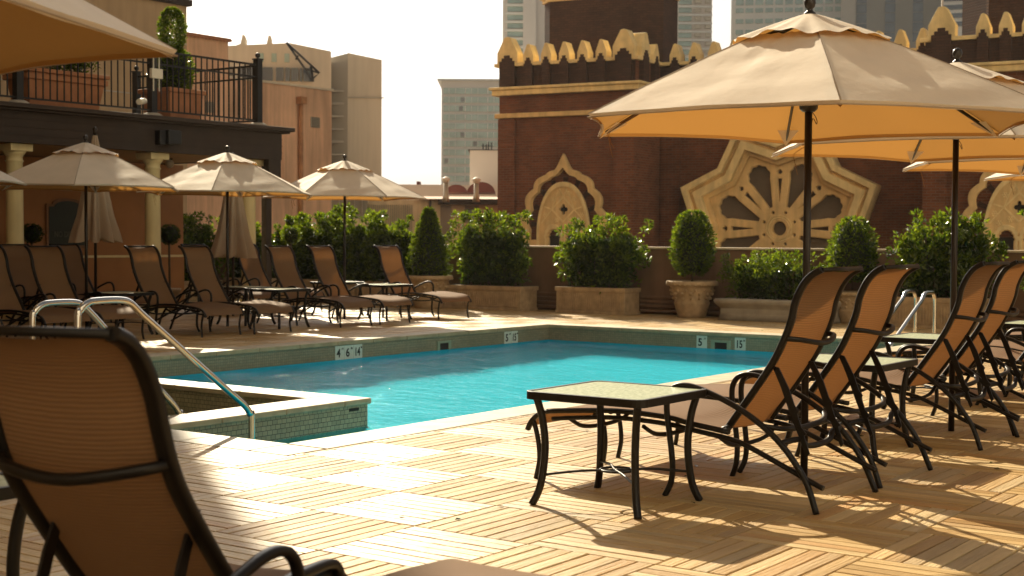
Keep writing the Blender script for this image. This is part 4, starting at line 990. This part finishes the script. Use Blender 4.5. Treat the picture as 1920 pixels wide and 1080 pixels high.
def arch_window(cx, label=None):
    e = empty('arch_window'); e.parent = bb; e.location = (cx, 0, 0)
    curve_panel('outer_moulding', [lobed(1.24, .55, 1.45, 3.08, 4, .10, .42, off=.06), lobed(1.13, .50, 1.45, 3.0, 4, .10, .22, off=0)], -.14, .12, .03, 'ochre', e)
    qf = [(.0+.13*math.cos(a)*abs(math.cos(2*a))**.35, 1.98+.13*math.sin(a)*abs(math.cos(2*a))**.35) for a in [2*math.pi*k/40 for k in range(40)]]
    qf = [((.155*(.62+.38*abs(math.cos(2*a))))*math.cos(a), 2.02+(.175*(.62+.38*abs(math.cos(2*a))))*math.sin(a)) for a in [2*math.pi*k/40 for k in range(40)]]
    curve_panel('tracery_panel', [arcpts(.80, -.2, 1.30, 2.76), qf, small_arch(-.30, .21, -.1, 1.18, 1.46), small_arch(.30, .21, -.1, 1.18, 1.46)], -.10, .10, .02, 'ochre', e)
    curve_panel('panel_rim', [arcpts(.83, -.2, 1.30, 2.80), arcpts(.76, -.25, 1.30, 2.68)], -.17, .05, .015, 'ochrelite', e)
    for s in (-1, 1): curve_panel('small_arch_rim', [small_arch(s*.30, .29, -.1, 1.18, 1.58), small_arch(s*.30, .225, -.15, 1.18, 1.475)], -.165, .04, .012, 'ochrelite', e)
    b = MB()
    def strip(x0, z0, x1, z1, w_=.022):
        d = Vector((x1-x0, z1-z0)).normalized(); n_ = Vector((-d.y, d.x))*w_; b.facade([(x0-n_.x, z0-n_.y), (x1-n_.x, z1-n_.y), (x1+n_.x, z1+n_.y), (x0+n_.x, z0+n_.y)], -.185, -.152)
    for s in (-1, 1):
        strip(s*.0, 1.66, s*.36, 2.02); strip(s*.36, 2.02, 0, 2.38); strip(s*.36, 2.02, s*.60, 2.10); strip(s*.16, 2.54, s*.36, 2.02, .014); strip(s*.36, 2.02, s*.70, 1.62, .016); strip(0, 2.38, s*.12, 2.62, .014)
        for cx_, cz in ((.34, 2.32), (.58, 1.86), (.20, 1.72), (.46, 1.62), (.14, 2.48)):
            for q in range(6): a = q*math.pi/3; b.ball((s*cx_+.055*math.cos(a), -.158, cz+.055*math.sin(a)), .028, 6)
            b.ball((s*cx_, -.160, cz), .03, 6)
    b.build('relief', 'ochrelite', e)
    b = MB(); b.box(-.78, .78, -.045, -.004, -.2, 1.28); b.facade([(-.2, 1.8), (.2, 1.8), (.2, 2.25), (-.2, 2.25)], -.045, -.004); b.build('pane', 'holedark', e)
    b = MB()
    for i in range(17):   # brick voussoirs
        a = R(4+172*i/16); c, s = math.cos(a), math.sin(a); x, z = .98*c, 1.5+1.32*s
        if i % 2 == 0: b.facade([(x-.16*c-.055*s, z-.16*s+.055*c), (x-.16*c+.055*s, z-.16*s-.055*c), (x+.13*c+.07*s, z+.13*s-.07*c), (x+.13*c-.07*s, z+.13*s+.07*c)], -.03, -.002)
    b.build('voussoirs', 'brickblack', e)
    b = MB(); b.box(-1.26, 1.26, -.20, -.002, .98, 1.16) if False else b.box(-1.22, -.62, -.155, -.002, .92, 1.15); b.box(.62, 1.22, -.155, -.002, .92, 1.15); b.build('springer_block', 'ochre', e)
    return e
arch_window(2.2); arch_window(14.66)
# star window
def star(Rt, Rn, rot=22.5): return [((Rt if k % 2 == 0 else Rn)*math.cos(R(rot+22.5*k)), (Rt if k % 2 == 0 else Rn)*math.sin(R(rot+22.5*k))) for k in range(16)]
sw2 = empty('star_window'); sw2.parent = bb; sw2.location = (8.02, RY, 1.50)
RT_ = 3.0; RN_ = 2.37
for k, (o, i_, yc, dp) in enumerate(((1.0, .945, -.30, .56), (.945, .88, -.22, .40), (.88, .80, -.27, .50), (.80, .745, -.17, .30))):
    curve_panel('star_moulding', [star(RT_*o, RN_*o), star(RT_*i_-.0, RN_*i_-.0)], yc, dp, .02, 'ochre' if k % 2 else 'ochrelite', sw2)
holes = []
def polar(a, r, t): return (r*math.cos(a)-t*math.sin(a), r*math.sin(a)+t*math.cos(a))
for k in range(8):
    a = R(22.5+45*k); h = []
    seq = [(.60, .07), (.80, .125), (1.02, .19), (1.22, .25), (1.38, .29)]
    up_ = [(r, t) for r, t in seq]
    lob = []
    for q in range(25):      # lobed bulb
        th_ = R(-112+224*q/24); rr = .33*(1+.12*abs(math.sin(th_*5)))
        lob.append((1.56+rr*math.cos(th_), rr*math.sin(th_)*-1))
    pts = [(r, t) for r, t in up_]+[(r, -t) for r, t in lob][::1]
    left = [(r, t) for r, t in seq]; right = [(r, -t) for r, t in reversed(seq)]
    bulb = [(r, t) for r, t in lob]; bulb = sorted(bulb, key=lambda q: -math.atan2(q[1], q[0]-1.56)) 
    holes.append([polar(a, r, t) for r, t in left+bulb+right])
    holes.append([polar(a, .47+.068*math.cos(q*math.pi/8), .068*math.sin(q*math.pi/8)) for q in range(16)])
    a = R(45*k)
    holes.append([polar(a, r, t) for r, t in ((.74, .03), (1.42, .095), (1.42, -.095), (.74, -.03))])
    holes.append([polar(a, r, t) for r, t in ((1.49, .045), (1.55, .10), (1.61, .09), (1.70, .0), (1.61, -.09), (1.55, -.10), (1.49, -.045))])
holes.append([(.225*math.cos(q*math.pi/12), .225*math.sin(q*math.pi/12)) for q in range(24)])
curve_panel('tracery', [star(RT_*.75, RN_*.75)]+holes, -.10, .12, .03, 'ochre', sw2)
b = MB()
for r_ in (.30, .36): b.tube([(r_*math.cos(t), -.19, r_*math.sin(t)) for t in [q*math.pi/16 for q in range(33)]], .022, .022, 6)
b.build('tracery_ribs', 'ochrelite', sw2)
b = MB(); b.facade(star(RT_*.76, RN_*.76), -.03, -.004); b.build('pane', 'mesh_screen', sw2)
b = MB()
def beads(rt, rn, step, y, r):
    P = star(rt, rn)
    for i in range(16):
        p_, q_ = Vector(P[i]), Vector(P[(i+1) % 16]); n_ = int((q_-p_).length/step)
        for j in range(n_): c = p_.lerp(q_, (j+.5)/n_); b.ball((c.x, y, c.y), r, 5)
beads(RT_*.915, RN_*.915, .085, -.44, .030); b.build('bead_course', 'ochre', sw2)
# flag pole on the right tower
fp = empty('flag_pole', tuple(bb.matrix_world @ Vector((0, 0, 0)))); p = at(1767, 10, 44); fp.location = (p.x, p.y, 6.2); tag(fp, 'thin white pole above the right battlements', 'pole'); MB().lathe([(.035, 0), (.035, 3.5)], n=8).build('shaft', 'white', fp); MB().lathe([(.08, 0), (.06, .1)], n=8).build('base', 'white', fp)

# ---------------------------------------------------------------- city behind
def tower(name, x0, x1, ytop, D, label, mat, depth=18, turn=0, group='distant buildings', ret=False):
    # front wall square to the sight line of the edge nearer the middle, so the far side stays hidden
    pv, ot = (x1, x0) if x1 < 970 else (x0, x1); P_ = at(pv, ytop, D); v = Vector((P_.x, P_.y)).normalized(); pr_ = Vector((v.y, -v.x))
    r2 = ray(ot, ytop); r2 = Vector((r2.x, r2.y)); k_ = Vector((P_.x, P_.y)).dot(v)/r2.dot(v); Q_ = r2*k_
    a, c = (Vector((Q_.x, Q_.y, P_.z)), P_) if pv == x1 else (P_, Vector((Q_.x, Q_.y, P_.z))); d = Vector((c.x-a.x, c.y-a.y)); L = d.length
    e = empty(name, (a.x, a.y, -14), math.atan2(d.y, d.x)); tag(e, label, 'building', group)
    H_ = a.z+14; b = MB(); b.box(0, L, 0, depth, 0, H_); b.build('wall', mat, e); return e, L, H_, L/(x1-x0)
# teal banded office block
e, L, H_, k = tower('office_block', 828, 960, 152, 170, 'distant block with teal window bands, left of the brick tower', 'towerpaint', 30)
fl_h = 16.4*k
for i in range(15):
    z = H_-14*k-i*fl_h; b = MB(); b.box(4*k, L-.1, -.15, -.02, z-10.5*k, z); b.build('window_band', 'teal', e)
    f = MB()
    for x in (14, 26, 44, 56, 68, 86, 98, 112): f.box(x*k, (x+(1.6 if x in (44, 86) else .7))*k, -.3, -.15, z-10.5*k, z)
    f.build('mullions', 'white', e)
b = MB(); b.box(-.5, L, -.5, 30, H_, H_+3*k); b.build('roof_edge', 'white', e)
for q, (x, i) in enumerate(((36, 1), (33, 2), (106, 3), (36, 5), (6, 8), (60, 6))): z = H_-14*k-i*fl_h; MB().box(x*k, (x+7)*k, -.22, -.14, z-9.5*k, z-.5*k).build('dark_pane', 'bluewin', e)
# high rise behind the brick tower
e, L, H_, k = tower('high_rise', 943, 1336, -60, 210, 'pale high rise rising behind the brick turret', 'towerpaint', 40)
for i in range(12):
    z = H_-10*k-i*15.6*k
    for x0, x1 in ((9, 41), (330, 354)): MB().box(x0*k, x1*k, -.3, -.02, z-8.5*k, z).build('window_band', 'teal', e)
    MB().box(360*k, 372*k, -.6, -.02, z-7*k, z-1*k).build('balcony', 'beige', e); MB().box(380*k, 390*k, -.6, -.02, z-7*k, z-1*k).build('balcony', 'beige', e)
    MB().box(5*k, 43*k, -.9, -.3, z, z+4*k).build('spandrel', 'white', e); MB().box(328*k, 392*k, -.9, -.6, z, z+3*k).build('spandrel', 'white', e)
b = MB(); b.box(38*k, 62*k, -1.5, -.02, 0, H_-2); b.build('pier', 'towerpaint', e)
# gridded white block right
e, L, H_, k = tower('grid_block', 1372, 1578, -70, 230, 'white gridded office block above the large parasol', 'white', 40)
for j in range(11):
    for i in range(7):
        z = H_-6*k-i*20.5*k; hh = 14 if i < 4 else 8
        MB().box((9+j*18.6)*k, (9+j*18.6+14)*k, -.2, -.02, z-hh*k, z).build('window', 'teal', e)
e, L, H_, k = tower('grey_block', 1578, 1768, -90, 200, 'grey tower with three dark window columns above the right battlements', 'greytower', 40)
for x in (30, 84, 136):
    for i in range(9):
        z = H_-8*k-i*19*k; MB().box(x*k, (x+19)*k, -.2, -.02, z-17.5*k, z).build('window', 'bluewin', e)
b = MB(); b.box(0, 28*k, -1.2, -.02, 0, H_); b.build('pier', 'beigeside', e)
e, L, H_, k = tower('striped_block', 1768, 1860, -90, 190, 'white striped block just left of the right turret', 'white', 30)
for i in range(9): z = H_-6*k-i*16.5*k; MB().box(3*k, L, -.2, -.02, z-9*k, z).build('window_band', 'bluewin', e)
# beige blocks left
e, L, H_, k = tower('beige_block', 425, 621, 97, 62, 'beige roof block with a row of dark vents behind the pink wall', 'beige', 14)
b = MB(); b.add([(x*k, y, H_-14-0+14+z*k) for x, y, z in ((0, 0, -.2), (195, 0, -.2), (195, 14, -.2), (0, 14, -.2), (0, 0, 7), (118, 0, 15), (195, 0, 1), (195, 14, 1), (118, 14, 15), (0, 14, 7))], [(0, 1, 6, 5, 4), (3, 9, 8, 7, 2), (4, 5, 8, 9), (5, 6, 7, 8), (1, 2, 7, 6), (0, 4, 9, 3)]); b.build('gable', 'beige', e)
for x in (27, 76): MB().facade([((x-10)*k, H_+4*k), ((x+6)*k, H_+4*k), ((x+6)*k, H_+30*k), ((x+1)*k, H_+32*k), ((x-3)*k, H_+14*k), ((x-10)*k, H_+12*k)], .5, 2).build('chimney', 'beige', e)
for x in (84, 108, 60): MB().box(x*k, (x+9)*k, -.08, -.01, H_-22*k, H_-6*k).build('window', 'teal', e)
for x0, x1 in ((2, 12), (26, 50), (52, 60), (64, 86), (92, 106), (110, 118), (121, 134), (137, 141), (144, 160)): MB().box(x0*k, x1*k, -.2, -.02, H_-58*k, H_-33*k-.06*0).build('vent_louvre', 'greypanel' if x0 in (2,) else 'bluewin', e)
b = MB(); b.tube([(113*k, -1, H_+10*k), (147*k, -1, H_-38*k), (174*k, -1, H_-46*k), (162*k, -1, H_-56*k)], .05, .05, 5); b.tube([(113*k, -1, H_+10*k), (174*k, -1, H_-46*k)], .05, .05, 5); b.tube([(158*k, -1, H_-34*k), (162*k, -1, H_-62*k)], .06, .06, 5); b.tube([(135*k, -1, H_-14*k), (130*k, -1, H_-22*k)], .04, .04, 5); b.tube([(147*k, -1, H_-38*k), (160*k, -1, H_-60*k)], .04, .04, 5); b.build('stair_truss', 'iron', e)
e, L, H_, k = tower('beige_block', 652, 716, 113, 66, 'tall plain beige block with a ledged side, right of the pink wall', 'beige', 14)
b = MB(); b.add([(-32*k, 0.5, 0), (0, -.01, 0), (0, 6, 0), (-32*k, 6, 0), (-32*k, .5, H_+6*k), (0, -.01, H_+12*k), (0, 6, H_+12*k), (-32*k, 6, H_+6*k)], [(0, 1, 5, 4), (1, 2, 6, 5), (2, 3, 7, 6), (3, 0, 4, 7), (4, 5, 6, 7)]); b.build('side_wall', 'beigeside', e)  # shade on this side put into the colour as a darker beige
b = MB(); b.add([(0, 0, H_-.01), (L, 0, H_-.01), (L, 14, H_-.01), (0, 14, H_-.01), (0, 0, H_+13*k), (L, 0, H_+.02), (L, 14, H_+.02), (0, 14, H_+13*k)], [(0, 1, 5, 4), (1, 2, 6, 5), (2, 3, 7, 6), (3, 0, 4, 7), (4, 5, 6, 7)]); b.build('sloped_top', 'beige', e)
b = MB(); b.box(-.05, L+.12, -.10, -.02, H_-72*k, H_-70*k); b.build('ledge_line', 'beigeside', e)
for i in range(6): MB().box(-31*k, -.02, .1, .46, H_-(60+i*24)*k, H_-(56+i*24)*k).build('ledge', 'beigeside', e)
MB().box(6*k, 12*k, 2, 3, H_+8*k, H_+20*k).build('roof_vent', 'beigeside', e)
# pink plaster building
A_, B_ = aty(428, 142, 27.0), aty(622, 171, 27.0)
e = empty('pink_building', (A_.x, 27.0, -14)); tag(e, 'weathered pink plaster building with a rusty downpipe beside the terrace', 'building', 'distant buildings')
L = B_.x-A_.x; H_ = B_.z+14
b = MB(); b.box(0, L, 0, 9, 0, H_); b.build('wall', 'pink', e)
b = MB(); b.box(0, L+.03, -.04, 9.03, H_, H_+.06); b.build('parapet_edge', 'beige', e)
C_ = aty(428, 78, 27.0); D_ = aty(330, 62, 27.0)
b = MB(); b.box(D_.x-A_.x-2, 0, 0, 9, 0, C_.z+14); b.build('upper_wall', 'pink', e)
b = MB(); n = 18
for i in range(n): x = D_.x-A_.x-.5+(A_.x-D_.x+.5)*i/n; b.tube([(x+.1, -.08, C_.z+14.02), (x+.1, .5, C_.z+14.10)], .09, .05, 6)
b.build('tile_coping', 'terracotta', e)
def pk(px, py): q = aty(px, py, 27.0); return q.x-A_.x, q.z+14
x, z1 = pk(560, 192); _, z0 = pk(560, 400); b = MB(); b.tube([(x, -.08, z0-6), (x, -.08, z1)], .06, .06, 8); b.box(x-.11, x+.11, -.2, -.01, z1-.05, z1+.14); b.build('downpipe', 'rust', e)
x0, z1 = pk(582, 219); x1, z0 = pk(598, 240); MB().box(x0, x1, -.03, -.01, z0, z1).build('vent_frame', 'beigeside', e)
b = MB()
for i in range(7): z = z0+(z1-z0)*(i+.4)/7; b.box(x0+.02, x1-.02, -.06, -.03, z, z+.018)
b.build('vent_slats', 'greypanel', e)
x0, z1 = pk(384, 190); x1, z0 = pk(400, 212); MB().box(x0, x1, -.04, -.01, z0, z1).build('vent_frame', 'greypanel', e)
x0, z1 = pk(530, 252); x1, z0 = pk(548, 253.5); MB().box(x0, x1, -.02, -.005, z0-1.2, z1).build('patched_doorway', 'pink', e)
# low roofs behind the hedge
e, L, H_, k = tower('low_roof_building', 640, 945, 376, 46, 'low cream building with a dark eave behind the hedge', 'lowwall', 10, group='low buildings behind the hedge')
b = MB(); b.box(182*k, L-4*k, -.35, -.02, H_-8*k, H_+2*k); b.build('eave', 'fascia', e)
b = MB(); b.add([(140*k, -.3, H_+2*k), (L, -.3, H_+2*k), (L, 6, H_+17*k), (125*k, 6, H_+17*k)], [(0, 1, 2, 3)]); b.add([(140*k, -.25, H_+1*k), (L, -.25, H_+1*k), (L, 6, H_+1*k), (125*k, 6, H_+1*k), (L, 6, H_+16.8*k), (125*k, 6, H_+16.8*k)], [(3, 2, 4, 5), (1, 2, 4)]); b.build('roof', 'pinkroof', e)
for x0, x1, z0, z1 in ((186, 206, 10, 80), (232, 258, 10, 42)): MB().box(x0*k, x1*k, -.06, -.02, H_-z1*k, H_-z0*k).build('window_frame', 'greypanel', e)
MB().box(238*k, 253*k, -.09, -.06, H_-36*k, H_-17*k).build('window_pane', 'bluewin', e)
MB().box(230*k, 262*k, -.15, -.02, H_-46*k, H_-43*k).build('window_sill', 'lowwall', e)
MB().box(165*k, 169*k, -.15, -.02, H_-60*k, H_).build('drain_pipe', 'fascia', e)
b = MB()
for i in range(34): b.box(i*4*k, (i*4+.5)*k, -.05, -.01, H_-120*k, H_-9*k)
b.build('panel_seams', 'greypanel', e)
for px, l, z1 in ((836, 'left galvanised roof vent with a mushroom cap', 334), (893, 'right galvanised roof vent with a mushroom cap', 335)):
    p = at(px, 376, 45.5); s_ = 45.5/2667; q = empty('roof_vent_pipe', (p.x, p.y, p.z)); tag(q, l, 'roof vent', 'roof vents on the low building')
    hh = (376-z1)*s_; MB().lathe([(7*s_, -3*s_), (5.5*s_, 10*s_), (4.6*s_, 11*s_), (4.6*s_, hh-4*s_)], n=14).build('stack', 'galv', q); MB().lathe([(5*s_, hh-9*s_), (6*s_, hh-5*s_), (9*s_, hh-2*s_), (5*s_, hh+1*s_), (1*s_, hh+3*s_)], n=14).build('cap', 'white', q)
for px, w_, h_, l in ((856, 20, 15, 'left maroon barrel awning on the low roofs'), (902, 26, 20, 'right maroon barrel awning on the low roofs')):
    p = at(px, 361, 54); s_ = 54/2667; q = empty('barrel_awning', (p.x, p.y, p.z), R(35.7-90)); tag(q, l, 'awning', 'maroon barrel awnings')
    pts = [(w_*s_*math.cos(t), h_*s_*math.sin(t)) for t in [math.pi*j/14 for j in range(15)]]; b = MB(); b.facade(pts, 0, 2.5); b.build('cover', 'maroon', q); b = MB(); b.facade([(x*.9, z*.88) for x, z in pts], -.03, -.005); b.build('end_panel', 'maroon', q)
e, L, H_, k = tower('pink_block', 881, 960, 282, 70, 'plain pinkish block just left of the brick tower', 'towerpaint', 8, group='low buildings behind the hedge')
b = MB(); b.box(-.1, L, -.1, 8, H_, H_+1.5*k); b.build('roof_edge', 'fascia', e)
b = MB()
for x in (24, 30, 34, 40): b.tube([(x*k, 1, H_), (x*k, 1, H_+(12+x % 7)*k)], .03, .03, 5); b.box((x-4)*k, (x+3)*k, .98, 1.02, H_+10*k, H_+11*k)
b.build('antenna', 'iron', e)
e, L, H_, k = tower('long_white_wall', 715, 950, 347, 62, 'long pale wall of a low roof under the open sky', 'towerpaint', 8, group='low buildings behind the hedge')
b = MB(); b.box(66*k, 72*k, 0, 1, H_, H_+6*k); b.build('roof_vent', 'maroon', e)
e, L, H_, k = tower('grey_shed', 345, 690, 340, 40, 'grey panelled shed seen under the terrace roof behind the shrubs', 'greypanel', 8, group='low buildings behind the hedge')
b = MB()
for i in range(24): b.box(i*14.5*k, (i*14.5+1.2)*k, -.06, -.01, 0, H_-2*k)
b.build('panel_seams', 'beigeside', e)
MB().box(112*k, L, -.5, -.1, H_-86*k, H_-72*k).build('lower_roof', 'lowwall', e)
MB().box(2*k, 40*k, -.3, -.07, H_-60*k, H_-30*k).build('cream_panel', 'lowwall', e)
# ---------------------------------------------------------------- unseen tower added behind the viewer to bounce sunlight onto the brick front
e = empty('bounce_tower', (-22, -28, -14), R(144)); tag(e, 'unseen pale tower added behind the camera to bounce sunlight', 'building')
b = MB(); b.box(-62, 62, 0, 14, 0, 64); b.build('wall', 'palewall', e)
for i in range(15):
    b = MB(); z = 16+i*3.2
    for j in range(24): b.box(-60+j*5, -58.2+j*5, -.06, -.01, z, z+1.6)
    b.build('window_row', 'bluewin', e)
b = MB(); b.box(-62.4, 62.4, -.4, 14.4, 64, 64.8); b.build('roof_edge', 'white', e)
# ---------------------------------------------------------------- air
hz = MB(); hz.box(-400, 640, -400, 640, -16, 70)
mt = bpy.data.materials.new('air'); mt.use_nodes = True; nt = mt.node_tree; nt.nodes.clear()
ho = nt.nodes.new('ShaderNodeOutputMaterial'); pv = nt.nodes.new('ShaderNodeVolumePrincipled'); pv.inputs['Color'].default_value = (.97, .98, 1, 1); pv.inputs['Density'].default_value = .00018; pv.inputs['Anisotropy'].default_value = .35
nt.links.new(pv.outputs[0], ho.inputs['Volume']); tag(hz.build('haze', mt), kind='stuff')
bpy.context.view_layer.update()
